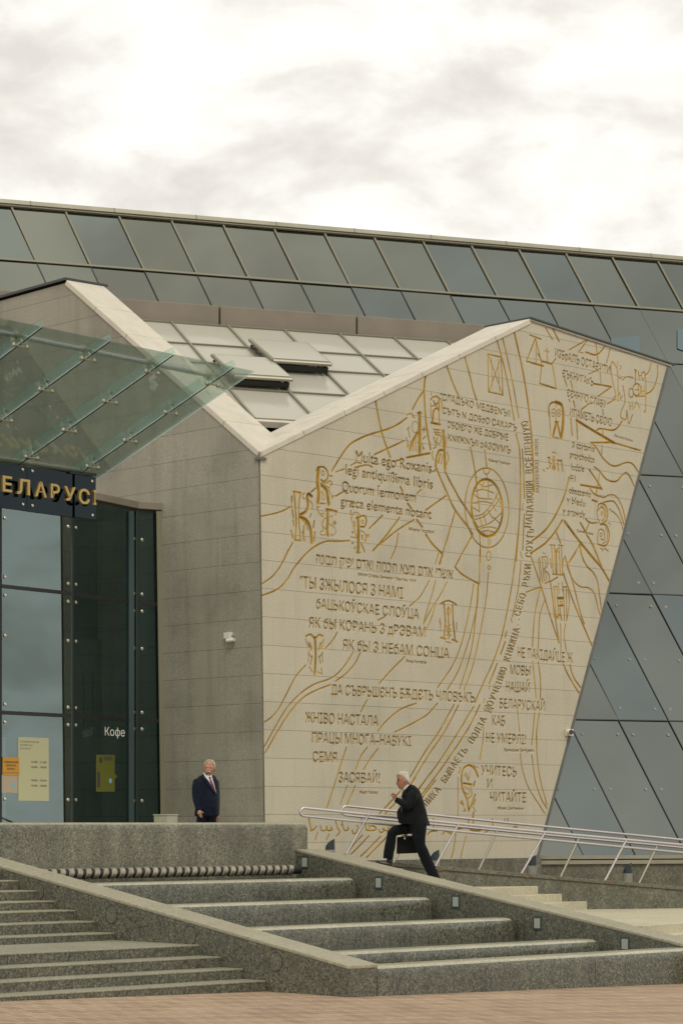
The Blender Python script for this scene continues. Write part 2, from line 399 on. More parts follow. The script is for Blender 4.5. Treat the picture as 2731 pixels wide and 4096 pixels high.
CR = {'C1': (1030, 1400, 1.7422), 'C2': (1830, 1300, 1.7403), 'C3': (1030, 2200, 1.7422), 'C4': (1830, 2100, 1.7403), 'C5': (1030, 2700, 1.7422), 'C6': (1830, 2700, 1.7403),
      'D2': (2100, 1280, 2.6133), 'D3': (2100, 1750, 3.4087), 'D4': (1120, 1750, 3.136), 'D5': (1550, 1500, 2.6133), 'D6': (1630, 2500, 2.24), 'E1': (1150, 3150, 2.24), 'E2': (1500, 3250, 1.7422)}
def px(c, p): x, y, s = CR[c]; return x+p[0]/s, y+p[1]/s
def smooth_pts(pts, k=6):
    if len(pts) < 3: return pts
    q = [pts[0]]+list(pts)+[pts[-1]]; o = []
    for i in range(1, len(q)-2):
        a, b, c, d = map(np.array, q[i-1:i+3])
        for j in range(k):
            t = j/k
            o.append(tuple(.5*((2*b)+(-a+c)*t+(2*a-5*b+4*c-d)*t*t+(-a+3*b-3*c+d)*t**3)))
    o.append(tuple(pts[-1])); return o
def seg(a, b, ha, hb, g, dk=1.25, dmax=.05):
    h = max(ha, hb)+CELL
    i0 = max(0, int((min(a[0], b[0])-h-U0)/CELL)); i1 = min(NX, int((max(a[0], b[0])+h-U0)/CELL)+2)
    j0 = max(0, int((min(a[1], b[1])-h-Zb)/CELL)); j1 = min(NZ, int((max(a[1], b[1])+h-Zb)/CELL)+2)
    if i0 >= i1 or j0 >= j1: return
    X, Y = np.meshgrid(gu[i0:i1], gz[j0:j1])
    dx, dy = b[0]-a[0], b[1]-a[1]; L = dx*dx+dy*dy+1e-9
    t = np.clip(((X-a[0])*dx+(Y-a[1])*dy)/L, 0, 1)
    d = np.hypot(X-a[0]-t*dx, Y-a[1]-t*dy); hw = ha+(hb-ha)*t
    dep = np.clip(np.minimum((hw-d)*dk, dmax), 0, None)
    cov = np.clip((hw-d)/CELL+.5, 0, 1)
    D = DEP[j0:j1, i0:i1]; m = dep > D; D[m] = dep[m]
    G = GOLD[j0:j1, i0:i1]; np.maximum(G, cov, out=G)
    I = GID[j0:j1, i0:i1]; I[cov > .12] = g
def S(c, w, pts, g=None, sm=True, w2=None):
    """a cut groove: crop, width in photo pixels, points"""
    g = GL if g is None else g
    pts = smooth_pts(pts) if sm else pts
    P = [uz1(px(c, p)) for p in pts]; n = len(P)-1
    xm = px(c, pts[len(pts)//2])[0]
    k = 46.5/9900*(11500-1055)/(11500-xm)*.5*.9
    for i in range(n):
        wa = w+((w2-w)*i/n if w2 else 0); wb = w+((w2-w)*(i+1)/n if w2 else 0)
        seg(P[i], P[i+1], max(wa*k, .009), max(wb*k, .009), g)
def ell(c, w, cx, cy, rx, ry, g=None, n=28, rot=0, a0=0, a1=360):
    p = []
    for i in range(n+1):
        q = math.radians(a0+(a1-a0)*i/n); x, y = rx*math.cos(q), ry*math.sin(q); r = math.radians(rot)
        p.append((cx+x*math.cos(r)-y*math.sin(r), cy+x*math.sin(r)+y*math.cos(r)))
    S(c, w, p, g, sm=False)
def star(c, w, cx, cy, r, g):
    for k in range(4): 
        q = math.pi*k/4; S(c, w, [(cx-r*.8*math.cos(q), cy-r*math.sin(q)), (cx+r*.8*math.cos(q), cy+r*math.sin(q))], g, False)
def raster(V, E, g):
    if not len(E): return
    f = CELL/3
    fx = (V[:, 0]-(U0-f))/f; fy = (V[:, 1]-(Zb-f))/f
    i0, i1 = max(0, int(fx.min())-2), min(NX*3, int(fx.max())+3); j0, j1 = max(0, int(fy.min())-2), min(NZ*3, int(fy.max())+3)
    D = np.zeros((j1-j0, i1-i0+1), np.int16)
    for p, q in E:
        ya, yb = fy[p], fy[q]
        if ya == yb: continue
        s = 1 if yb > ya else -1
        lo, hi = (ya, yb) if s > 0 else (yb, ya)
        r = np.arange(max(j0, int(math.ceil(lo))), min(j1, int(math.ceil(hi))))
        if not len(r): continue
        x = fx[p]+(r-ya)*(fx[q]-fx[p])/(yb-ya)
        np.add.at(D, (r-j0, np.clip(np.ceil(x).astype(int)-i0, 0, i1-i0)), s)
    Wn = np.cumsum(D, 1)[:, :-1]
    FINE[j0:j1, i0:i1][Wn != 0] = g
def TX(g, c, s, p0, p1, H, w=0.0, depth=.014, sp=1.0, shear=0.0):
    if names[g] == 'inscription' and g in used: g = gid('inscription')
    used.add(g)
    v, t = text_outline(s, w)
    x0, x1 = v[:, 0].min(), v[:, 0].max(); fr = (v[:, 0]-x0)/(x1-x0)
    a, b = px(c, p0), px(c, p1); H = H/CR[c][2]
    X = a[0]+(b[0]-a[0])*fr+shear*v[:, 1]/CAP*H; Y = a[1]+(b[1]-a[1])*fr-v[:, 1]/CAP*H
    raster(np.stack(uz(X, Y), 1), t, g)
def TPATH(g, pts, s, H, w=0.0, flip=1, step=None):
    """lettering that follows a line of photo pixels"""
    p = np.array(smooth_pts(pts, 10)); d = np.r_[0, np.cumsum(np.hypot(*np.diff(p, axis=0).T))]
    n = len(s); L = d[-1]
    for k, ch in enumerate(s):
        if ch == ' ': continue
        q = L*(k+.5)/n; c = np.array([np.interp(q, d, p[:, 0]), np.interp(q, d, p[:, 1])])
        c2 = np.array([np.interp(q+4, d, p[:, 0]), np.interp(q+4, d, p[:, 1])]); r = c2-c
        if np.hypot(*r) < 1e-6: r = p[-1]-p[-4]
        r = r/np.hypot(*r); up = np.array([r[1], -r[0]])
        v, t = text_outline(ch, w); x0, x1 = v[:, 0].min(), v[:, 0].max()
        cw = min(L/n*.86, (x1-x0)/CAP*H*.8); 
        X = c[0]+((v[:, 0]-x0)/(x1-x0)-.5)*cw*r[0]+(v[:, 1]/CAP-.5)*H*up[0]
        Y = c[1]+((v[:, 0]-x0)/(x1-x0)-.5)*cw*r[1]+(v[:, 1]/CAP-.5)*H*up[1]
        raster(np.stack(uz(X, Y), 1), t, g)
GL = gid('carved_linework')
# ---- long channels
for a in [
 ('C1', 10, [(820,345),(862,560),(900,680),(925,750)]), ('C1', 9, [(520,845),(570,760),(640,665),(720,615),(800,585),(870,565),(960,530),(1040,475)]),
 ('D5', 11, [(397,0),(382,150),(388,300),(400,480),(420,620),(450,780)]), ('C1', 9, [(1160,285),(1120,340),(1080,415)]),
 ('C1', 9, [(1315,105),(1360,230),(1400,320)]), ('C1', 9, [(1440,40),(1475,165),(1500,270),(1525,350)]),
 ('C1', 8, [(815,730),(1020,635)]), ('C1', 11, [(1040,752),(1200,722)]), ('C1', 8, [(962,775),(1000,765)]), ('C1', 8, [(1225,850),(1250,825)]),
 ('C1', 6, [(545,852),(605,830)]), ('C1', 8, [(375,990),(405,965)]), ('C1', 8, [(545,1020),(600,988)]), ('C1', 10, [(995,955),(1012,990)]), ('C1', 7, [(1110,1003),(1140,975)]),
 ('C1', 7, [(25,1160),(100,1145),(170,1125),(230,1095)]),
 ('D5', 10, [(515,990),(560,1100),(610,1210),(680,1370),(760,1490),(840,1590),(890,1670)]), ('D5', 10, [(600,1010),(650,1110),(700,1200),(760,1310),(830,1410),(890,1510),(945,1600)]),
 ('D5', 8, [(610,1265),(400,1415)]), ('D5', 8, [(705,1430),(650,1620),(575,1870),(540,1975)]), ('D5', 10, [(210,1345),(250,1400)]), ('D5', 10, [(305,1515),(362,1592)]),
 ('D5', 10, [(400,1670),(470,1770),(575,1875)]), ('D5', 8, [(885,1680),(800,1830),(735,1950)]), ('C3', 9, [(1375,120),(1430,175),(1545,240)]),
 ('C3', 7, [(1440,0),(1410,55),(1375,120)]), ('D5', 7, [(960,1650),(968,1800),(970,1960)]), ('C3', 7, [(1548,0),(1545,240)]),
 ('C1', 8, [(870,1155),(780,1245)]), ('C1', 9, [(990,1170),(900,1290),(850,1350),(805,1400)]), ('C1', 8, [(1090,1185),(1000,1240),(920,1300),(850,1360)]), ('C1', 7, [(980,1280),(965,1370),(930,1455)]),
 ('C1', 7, [(245,1345),(200,1430),(150,1530)]), ('C3', 7, [(215,0),(175,90),(110,180),(35,235)]), ('C1', 8, [(640,1330),(560,1335),(480,1335),(410,1365),(340,1420),(270,1500)]),
 ('C3', 8, [(335,33),(260,120),(205,210),(140,275),(35,318)]), ('C1', 6, [(1260,1420),(1240,1490)]), ('C1', 6, [(1292,1430),(1270,1495)]),
 ('C3', 6, [(1195,215),(1150,300),(1110,350),(1060,390)]), ('C3', 6, [(1240,215),(1210,330),(1175,440),(1155,520)]), ('C3', 6, [(1320,225),(1270,320),(1200,430),(1160,510)]), ('C3', 6, [(1240,380),(1210,480),(1175,560)]),
 ('C3', 7, [(890,465),(840,490)]), ('C3', 7, [(555,575),(525,630),(475,685)]), ('C3', 7, [(665,715),(620,790),(560,860),(500,900),(400,935),(320,985),(240,1060),(180,1140),(110,1260),(50,1370)]),
 ('C3', 7, [(715,720),(680,790),(620,860),(545,915)]), ('C3', 7, [(510,940),(430,970),(340,1015),(270,1080),(200,1170),(120,1300),(55,1415)]),
 ('C3', 7, [(335,805),(270,880),(220,970),(180,1050),(140,1120),(100,1165),(50,1200)]), ('C3', 7, [(1025,745),(940,830),(850,930)]),
 ('C3', 7, [(1505,240),(1480,400),(1445,560),(1405,700),(1350,820),(1255,960)]), ('C3', 7, [(1535,245),(1525,400),(1490,560),(1450,700),(1395,850),(1325,970)]),
 ('C4', 7, [(145,410),(140,520),(125,640),(110,780),(80,930),(15,1140)]), ('C4', 7, [(212,330),(200,500),(170,680),(140,830),(100,1000),(45,1150)]),
 ('D5', 8, [(1340,620),(1378,800),(1386,1200),(1370,1600),(1342,1950)]), ('C4', 8, [(425,0),(405,200),(375,430),(340,620),(300,800),(240,970),(180,1100),(120,1235)]),
 ('D5', 8, [(1405,780),(1420,1000),(1428,1290)]), ('D5', 8, [(1427,1460),(1410,1830)]), ('C4', 7, [(440,260),(420,450),(380,640)]), ('C4', 9, [(330,815),(300,900)]), ('C4', 8, [(275,965),(220,1105)]),
 ('C2', 8, [(270,95),(320,280),(350,420),(375,560),(392,665)]), ('C2', 8, [(310,85),(345,230),(385,420),(410,560),(425,645)]), ('C2', 11, [(390,40),(440,260),(475,450),(500,640),(515,800),(525,1000),(530,1160)]),
 ('C2', 7, [(610,20),(660,105)]), ('C2', 9, [(662,30),(705,115)]), ('C2', 6, [(895,105),(775,175)]), ('C2', 6, [(900,110),(840,190)]), ('C2', 5, [(845,190),(872,196)]), ('C2', 8, [(890,190),(960,210),(1000,180),(1020,150)]),
 ('C2', 7, [(960,130),(970,205),(975,250)]), ('C2', 6, [(1060,165),(1035,265)]), ('C2', 6, [(910,345),(960,320)]), ('C2', 6, [(990,335),(997,420)]), ('C2', 8, [(945,410),(1070,432)]), ('C2', 7, [(1065,435),(975,500)]),
 ('C2', 7, [(860,590),(915,548)]), ('C2', 6, [(1040,550),(1085,525)]), ('C2', 7, [(1008,590),(1012,630)]), ('C2', 8, [(745,380),(760,430)]), ('C2', 8, [(785,390),(797,440)]), ('C2', 8, [(775,518),(780,535)]), ('C2', 8, [(805,530),(815,575)]),
 ('D2', 8, [(475,1030),(490,1210)]), ('D2', 8, [(535,1045),(545,1250)]), ('D2', 13, [(535,1050),(720,1165),(850,1240),(930,1290)]), ('D3', 9, [(1050,0),(1210,75)]), ('D3', 8, [(1210,75),(1390,130),(1568,180)]), ('D3', 9, [(890,75),(1210,70)]),
 ('D2', 8, [(740,1165),(780,1138),(900,1155),(960,1130),(1010,1060)]), ('D2', 6, [(805,1150),(812,1195)]),
 ('D3', 8, [(920,90),(980,160),(1040,260),(1110,340),(1180,385),(1250,390),(1340,355),(1420,345),(1480,385),(1540,480)]), ('D3', 7, [(1045,100),(1040,250)]),
 ('D3', 8, [(940,405),(1010,460),(1090,560),(1170,600),(1250,595),(1320,520),(1370,485),(1420,530),(1490,680)]), ('D3', 9, [(870,440),(960,570),(1045,715)]), ('D3', 10, [(755,650),(1040,700)]), ('D3', 6, [(1015,480),(960,790)]),
 ('D3', 7, [(880,700),(950,780),(1070,820),(1130,790),(1210,790),(1270,850),(1330,980),(1365,1150)]), ('D3', 7, [(1060,890),(1150,870),(1210,880),(1270,970),(1310,1080),(1350,1210)]), ('D3', 6, [(1185,1005),(1260,1080),(1310,1180),(1340,1300)]), ('D3', 9, [(910,855),(980,880)]),
 ('D3', 8, [(820,1110),(860,1150),(910,1170),(970,1165)]), ('D3', 7, [(870,1170),(825,1280)]), ('D3', 9, [(750,1165),(820,1290),(920,1480),(1010,1700)]), ('D3', 12, [(535,1145),(700,1370),(880,1590),(970,1700)]),
 ('D3', 10, [(595,550),(540,780),(470,950),(380,1120),(260,1280),(90,1420)]), ('D3', 10, [(505,1130),(420,1270),(300,1420),(200,1500),(75,1580)]), ('D3', 9, [(425,1305),(480,1440)]), ('D3', 6, [(740,1460),(680,1580),(610,1700)]), ('D3', 8, [(745,1460),(755,1560),(800,1700)]),
 ('C4', 8, [(510,220),(570,400),(620,560),(670,720),(705,820)]), ('C4', 7, [(475,470),(575,435)]), ('C4', 7, [(575,440),(540,600),(525,740),(520,850)]), ('C4', 7, [(605,530),(570,640),(560,860)]), ('C4', 7, [(640,398),(695,365)]), ('C4', 8, [(645,400),(680,660),(702,800)]),
 ('C4', 6, [(715,690),(718,880)]), ('C4', 6, [(750,690),(740,770),(755,880)]), ('C4', 6, [(850,140),(760,280)]), ('C4', 8, [(850,145),(865,220),(900,290),(940,330),(970,390),(985,480),(1002,605)]),
 ('C4', 7, [(760,290),(800,380),(850,430),(910,440),(950,480),(975,580),(995,640)]), ('C4', 9, [(735,340),(780,470),(830,600),(890,740),(937,850)]), ('C4', 8, [(745,220),(800,400),(850,600),(880,690)]),
 ('C4', 11, [(770,10),(850,120),(930,220),(1000,300),(1060,405)]), ('C4', 8, [(895,70),(940,140),(1000,290)]), ('C4', 8, [(735,970),(770,1050),(845,1175)]), ('C4', 8, [(780,975),(805,1060),(860,1140)]),
 ('C4', 7, [(520,950),(535,1080),(545,1210)]), ('C4', 7, [(560,955),(575,1080),(575,1215)]), ('C4', 6, [(415,1290),(430,1440)]), ('C4', 7, [(535,1310),(515,1530)]), ('C4', 7, [(567,1310),(547,1460),(552,1566)]),
 ('C6', 6, [(435,550),(450,660),(490,780),(550,880),(605,965)]), ('C6', 7, [(515,560),(540,740),(580,860),(620,930)]), ('C6', 7, [(550,430),(552,560),(572,720),(620,905)]), ('C6', 7, [(180,370),(175,460),(155,590)]),
 ('D6', 8, [(415,715),(280,960),(150,1150),(20,1370)]), ('D6', 7, [(455,720),(330,960),(200,1150),(40,1410)]), ('D6', 8, [(590,735),(430,1000),(280,1230),(100,1470),(20,1580)]), ('D6', 8, [(645,720),(560,900),(400,1150),(250,1360),(130,1520)]),
 ('D6', 5, [(450,1365),(450,1715)]), ('D6', 6, [(585,1685),(580,1730)]), ('C3', 7, [(1105,1070),(1000,1110),(900,1190),(840,1265)]), ('C3', 7, [(1253,1070),(1180,1150),(1080,1210),(955,1272)]), ('C3', 7, [(765,1045),(740,1090),(720,1130)]),
 ('C5', 7, [(620,505),(570,660),(520,820),(485,925)]), ('C5', 7, [(765,505),(720,570),(685,660)]), ('C5', 7, [(840,515),(790,580),(740,660)]), ('C5', 7, [(625,775),(580,900)]), ('C5', 7, [(682,775),(625,905)]),
 ('C5', 8, [(1060,715),(1000,805),(850,970)]), ('C5', 8, [(1100,720),(1000,850),(890,970)]), ('C5', 8, [(1180,720),(1100,830),(1000,960)]), ('C5', 8, [(1240,735),(1130,880)]),
 ('E1', 7, [(670,430),(590,520),(540,590)]), ('E1', 7, [(730,435),(650,520),(570,600)]), ('E1', 8, [(830,445),(740,540),(655,620)]), ('E1', 8, [(890,445),(800,540),(710,630)]), ('E1', 7, [(1505,420),(1490,540),(1465,640)]), ('E1', 6, [(1600,440),(1568,550),(1550,640)]),
 ('E1', 6, [(270,405),(250,470)]), ('E1', 6, [(375,420),(350,470)]),
]: S(*a)
for a in [('C1', 7, [(650,806),(690,785),(722,792)]), ('C1', 8, [(678,822),(760,803),(800,818)])]: S(*a)
# ---- devices of the printer's signet, boxes and crosses
g = gid('carved_signet')
for a in [(7, [(210,205),(302,225)]), (7, [(302,225),(315,490)]), (7, [(315,490),(215,466)]), (7, [(215,466),(210,205)]), (5, [(215,215),(310,480)]), (5, [(300,235),(220,460)]), (4, [(235,230),(242,450)]), (4, [(280,240),(290,470)])]: S('C2', *a, g=g, sm=False)
g = gid('carved_signet')
for a in [(7, [(500,70),(580,100)]), (7, [(540,95),(478,255)]), (9, [(480,255),(595,287)]), (7, [(540,95),(585,270)]), (5, [(545,100),(545,265)]), (7, [(555,200),(590,260)]), (6, [(620,165),(625,260)]), (5, [(605,180),(635,190)]), (8, [(590,255),(655,275)]),
          (7, [(655,275),(682,235)]), (6, [(582,290),(570,410)]), (8, [(570,408),(685,445)]), (7, [(685,445),(660,285)])]: S('C2', *a, g=g, sm=False)
g = gid('carved_monogram')
for a in [(6, [(935,800),(915,830),(930,840),(945,800),(920,680),(893,520),(905,440),(935,470),(965,560),(968,850)]), (5, [(965,440),(960,560),(985,610),(1005,605)]), (4, [(985,480),(1002,492),(985,520)]), (5, [(1015,630),(1060,595),(1125,605)]),
          (6, [(1140,520),(1150,560),(1145,680)]), (5, [(1140,520),(1160,530),(1150,560)]), (6, [(1180,540),(1190,625)]), (5, [(1185,585),(1215,580)]), (6, [(1215,560),(1240,545),(1250,590),(1230,630),(1215,600)]), (6, [(1250,560),(1260,700),(1255,950),(1240,950)]),
          (5, [(1180,690),(1180,770)]), (5, [(1150,730),(1190,735)]), (5, [(1210,690),(1220,800)]), (5, [(1240,690),(1245,800)]), (5, [(1215,745),(1240,750)]), (6, [(1150,800),(1250,800)]),
          (6, [(1020,690),(1040,850),(1000,960),(1000,1020),(1050,1040),(1060,950),(1080,1090),(1120,990)]), (5, [(1090,870),(1095,940)]), (5, [(1120,860),(1125,940)]), (5, [(1090,905),(1122,900)]), (5, [(1140,920),(1160,860),(1195,925)]), (6, [(1310,460),(1290,540),(1255,580)]), (7, [(1380,480),(1380,580),(1350,690),(1310,750),(1260,775)]),
          (5, [(970,800),(985,760),(995,830),(1015,790)])]: S('D2', *a, g=g)
ell('D2', 6, 1165, 730, 42, 62, g); ell('D2', 6, 1105, 765, 24, 46, g)
# ---- celestial globe
g = gid('carved_globe')
ell('D5', 7, 1037, 1392, 228, 417, g, 48, -2); ell('D5', 13, 1038, 1392, 162, 300, g, 40, -3)
for a in [[(890,1240),(960,1290),(1090,1300)], [(905,1222),(1000,1200),(1110,1237)], [(885,1345),(990,1325),(1090,1345)], [(890,1390),(960,1430)], [(910,1480),(1000,1450),(1090,1350),(1150,1240)], [(915,1512),(1010,1480),(1110,1380),(1180,1285)],
          [(1050,1100),(1050,1290)], [(925,1140),(945,1290),(962,1430)], [(1000,1460),(1030,1560)], [(1050,1420),(1095,1500)], [(1100,1360),(1132,1430)], [(960,1490),(985,1580)], [(950,1592),(1050,1560),(1120,1510),(1190,1440)], [(970,1605),(1060,1590),(1135,1605)],
          [(980,1640),(1045,1690)], [(1105,1640),(1045,1690)], [(1045,1615),(1045,1690)], [(1130,1270),(1190,1365)], [(1105,1490),(1170,1552)], [(1000,1120),(980,1210)], [(960,1140),(1010,1170),(1095,1150)], [(1000,995),(1010,1025),(1032,1040),(1055,1025),(1065,1000)], [(1032,1040),(1045,1100)], [(980,1650),(1045,1630),(1110,1650)]]: S('D5', 5.5, a, g)
S('D5', 9, [(865,760),(905,960),(930,1130)], g); S('D5', 8, [(1015,790),(1035,965)], g); S('D5', 5, [(1050,1700),(1052,1835)], g); S('D5', 5, [(1070,1720),(1070,1780)], g)
ell('C4', 5, 215, 218, 16, 31, g, 16); ell('C4', 5, 218, 298, 10, 13, g, 12)
# ---- ornate initials
def initial(c, items, stars=(), rings=()):
    g = gid('carved_initial')
    for w, p in items: S(c, w, p, g)
    for s_ in stars: star(c, 4, *s_, g)
    for r_ in rings: ell(c, 4.5, *r_, g, 14)
initial('D4', [(9, [(170,682),(265,697)]), (10, [(180,690),(195,900),(205,1100),(190,1290)]), (8, [(255,700),(240,850),(240,1050),(260,1300)]), (8, [(185,1285),(265,1300)]), (15, [(400,742),(362,710),(342,750),(352,850),(325,930),(258,970)]), (17, [(258,1000),(330,1040),(375,1120),(392,1220),(398,1320)]),
  (9, [(150,740),(150,800)]), (9, [(158,920),(170,1010)]), (8, [(165,1040),(175,1110)]), (9, [(140,1170),(165,1260)]), (5, [(148,800),(150,900),(165,1010)]), (8, [(300,1110),(295,1290)]), (6, [(280,1180),(315,1300)]), (6, [(320,1060),(350,1160)]), (9, [(432,1050),(418,1130)]), (9, [(440,1190),(430,1300)]), (6, [(310,700),(285,720),(290,760),(312,772)]), (8, [(392,960),(378,1000)]), (6, [(360,785),(405,835),(405,905)]), (6, [(275,1040),(300,1050),(318,1090)])])
initial('D4', [(19, [(485,385),(470,560),(488,700),(475,820)]), (9, [(458,412),(510,372),(560,382),(600,440),(595,520),(550,555),(515,532)]), (6, [(510,580),(570,572),(630,545)]), (17, [(525,605),(580,655),(600,740),(612,838)]), (7, [(505,830),(570,832)]), (5, [(550,595),(625,635)]), (5, [(610,650),(662,765)]), (6, [(630,545),(655,580),(635,605)]), (7, [(620,480),(655,490)]), (6, [(655,750),(680,730)])], rings=[(537,450,18,30), (545,750,18,34), (530,690,12,14)])
initial('D4', [(10, [(580,902),(650,915),(715,932)]), (6, [(712,930),(695,978)]), (16, [(597,910),(600,1060),(592,1150),(602,1230)]), (5, [(620,1090),(680,1130),(702,1190),(660,1232),(632,1215)]), (5, [(575,1010),(525,1080),(545,1160),(508,1190),(512,1222),(572,1225)]), (6, [(460,860),(490,950),(545,1000)]), (5, [(470,885),(500,868)]), (5, [(505,970),(550,950)]), (5, [(560,1020),(530,1100),(575,1150)]), (5, [(630,990),(660,995)])], stars=[(685,1075,28)])
initial('D4', [(17, [(980,1010),(985,1200),(980,1440)]), (8, [(952,1015),(985,1000)]), (9, [(1000,1002),(1060,985),(1085,1050),(1060,1120),(1012,1120)]), (5, [(900,1010),(920,950),(975,948),(1010,985)]), (5, [(890,1010),(930,1150),(962,1260)]), (9, [(932,1060),(942,1115)]), (8, [(890,920),(885,970)]), (5, [(1010,1170),(1060,1200),(1082,1290)]), (8, [(1030,1230),(1035,1282)]), (7, [(1018,1330),(1065,1440)]), (5, [(950,1442),(1010,1445)]), (9, [(908,1185),(915,1200)]), (8, [(905,1325),(918,1333)]), (8, [(940,1380),(938,1400)]), (5, [(1060,1300),(1090,1250)]), (6, [(1072,1290),(1075,1310)]), (5, [(890,1245),(955,1265)])], stars=[(1100,1235,24)], rings=[(1035,1060,14,22)])
initial('D5', [(20, [(335,400),(335,600),(335,808)]), (8, [(310,400),(356,402)]), (15, [(312,612),(262,700),(235,788)]), (5, [(272,660),(268,800)]), (5, [(292,640),(297,800)]), (7, [(362,572),(402,572)]), (7, [(380,545),(380,598)]), (6, [(205,420),(250,405),(282,450)]), (6, [(262,420),(262,450)]), (5, [(215,560),(232,650)]), (6, [(195,660),(220,742)]), (5, [(205,570),(228,545)]), (6, [(368,672),(400,640)]), (9, [(373,765),(378,775)]), (6, [(205,740),(212,760)]), (5, [(360,720),(372,770)])], rings=[(287,546,34,60)])
initial('D5', [(11, [(455,500),(550,522)]), (12, [(480,380),(468,490)]), (8, [(480,380),(508,350),(535,382),(540,505)]), (10, [(535,262),(540,380)]), (7, [(448,262),(480,230),(520,235),(560,265),(572,345)]), (6, [(450,300),(452,440)]), (8, [(480,270),(500,310),(530,290)]), (7, [(455,190),(460,215)]), (6, [(460,330),(500,320),(520,345)]), (6, [(510,215),(540,245)])])
initial('D5', [(16, [(583,590),(592,760),(600,985)]), (13, [(502,960),(512,860),(540,795),(575,790)]), (6, [(480,570),(555,580)]), (6, [(490,600),(552,610)]), (6, [(488,570),(492,610)]), (6, [(520,570),(522,610)]), (7, [(500,625),(560,645),(550,720)]), (7, [(480,650),(505,740),(480,772)]), (9, [(552,830),(530,920)]), (6, [(610,650),(605,760)]), (6, [(622,810),(636,880),(610,950)]), (6, [(470,800),(465,850),(482,890)]), (6, [(520,660),(510,700),(540,730)]), (6, [(575,840),(560,930)])])
initial('D2', [(10, [(252,1010),(245,920),(270,872),(320,860)]), (17, [(320,862),(378,890),(396,980),(392,1100),(376,1235)]), (6, [(250,940),(258,1100),(265,1210)]), (5, [(322,860),(322,912)]), (14, [(325,1075),(305,1150),(290,1222)]), (11, [(335,1075),(352,1150),(372,1240)]), (6, [(300,1228),(352,1238)]), (8, [(312,1065),(345,1068)]), (5, [(320,950),(322,1050)]), (5, [(275,950),(300,930),(318,960)]), (5, [(330,960),(350,935),(370,960)])], rings=[(292,990,14,22), (350,990,14,22)])
initial('D3', [(8, [(990,1000),(1000,920),(1050,905),(1100,950),(1122,1060),(1090,1150),(1020,1187)]), (6, [(1010,985),(1030,950),(1070,990),(1082,1080),(1050,1140)]), (8, [(1030,1190),(1100,1200),(1142,1300),(1132,1420),(1080,1482),(1000,1462)]), (6, [(990,1460),(985,1350),(1010,1260),(1060,1270),(1082,1340),(1070,1400),(1030,1385)]), (5, [(975,990),(985,1100),(1012,1150),(985,1172)]), (5, [(1040,930),(1090,1000),(1100,1090)]), (5, [(1090,1225),(1120,1310),(1110,1410),(1050,1450)]), (6, [(1020,1515),(1060,1530),(1050,1550)]), (6, [(1080,1512),(1130,1555)]), (5, [(1140,990),(1160,980),(1172,1020)]), (5, [(1130,1170),(1155,1180),(1150,1215)])], rings=[(1045,1040,14,24), (1030,1330,16,24)])
initial('C4', [(6, [(652,145),(665,340)]), (6, [(672,145),(682,340)]), (6, [(705,145),(712,345)]), (6, [(721,145),(728,347)]), (9, [(686,190),(690,335)]), (6, [(640,140),(678,143)]), (6, [(700,140),(732,146)]), (6, [(675,170),(698,190)]), (6, [(698,165),(676,195)]), (7, [(645,240),(652,300)]), (7, [(735,235),(728,300)]), (6, [(660,343),(730,350)])])
initial('C4', [(6, [(568,228),(590,402)]), (6, [(586,228),(602,392)]), (6, [(585,225),(622,228),(622,290),(600,310),(632,342),(635,392),(605,408)]), (5, [(560,240),(575,390)]), (5, [(600,240),(612,260),(608,290)]), (5, [(605,330),(618,360),(612,388)]), (4, [(590,195),(610,200)])])
initial('C4', [(6, [(670,430),(685,660)]), (6, [(690,430),(702,655)]), (6, [(735,430),(742,668)]), (6, [(754,430),(758,668)]), (14, [(697,512),(735,512)]), (8, [(700,565),(735,562)]), (9, [(690,645),(713,625),(722,662)]), (5, [(700,405),(705,480)]), (5, [(725,400),(730,470)]), (6, [(765,450),(776,540),(760,660)]), (6, [(668,432),(692,432)]), (6, [(733,432),(757,432)]), (7, [(710,580),(715,640)]), (7, [(660,520),(672,640)])], rings=[(718,545,8,14)])
initial('C3', [(8, [(1275,375),(1330,355),(1385,382)]), (10, [(1298,375),(1308,500),(1298,610)]), (10, [(1358,385),(1363,500),(1376,630)]), (8, [(1328,400),(1330,500),(1332,620)]), (8, [(1275,612),(1312,622)]), (8, [(1355,625),(1392,642)]), (5, [(1270,478),(1276,570)]), (6, [(1385,510),(1388,560)]), (5, [(1310,530),(1345,560),(1312,600)]), (5, [(1345,520),(1318,560),(1348,600)]), (5, [(1265,500),(1280,520)]), (6, [(1310,640),(1345,650)])], rings=[(1330,430,12,26)])
initial('C3', [(14, [(402,612),(406,740),(400,868)]), (9, [(340,602),(372,590),(400,622)]), (9, [(404,622),(430,592),(456,602)]), (6, [(350,640),(378,700)]), (6, [(452,640),(428,700)]), (5, [(360,700),(355,780)]), (5, [(450,710),(455,780)]), (6, [(382,740),(370,800)]), (6, [(428,740),(440,792)]), (5, [(360,812),(382,852)]), (5, [(418,850),(450,862),(442,822)]), (7, [(365,650),(375,680)]), (7, [(440,650),(432,680)]), (5, [(335,620),(345,660),(360,680)]), (5, [(462,620),(458,660),(442,690)]), (6, [(355,720),(380,750)]), (6, [(455,720),(430,750)])])
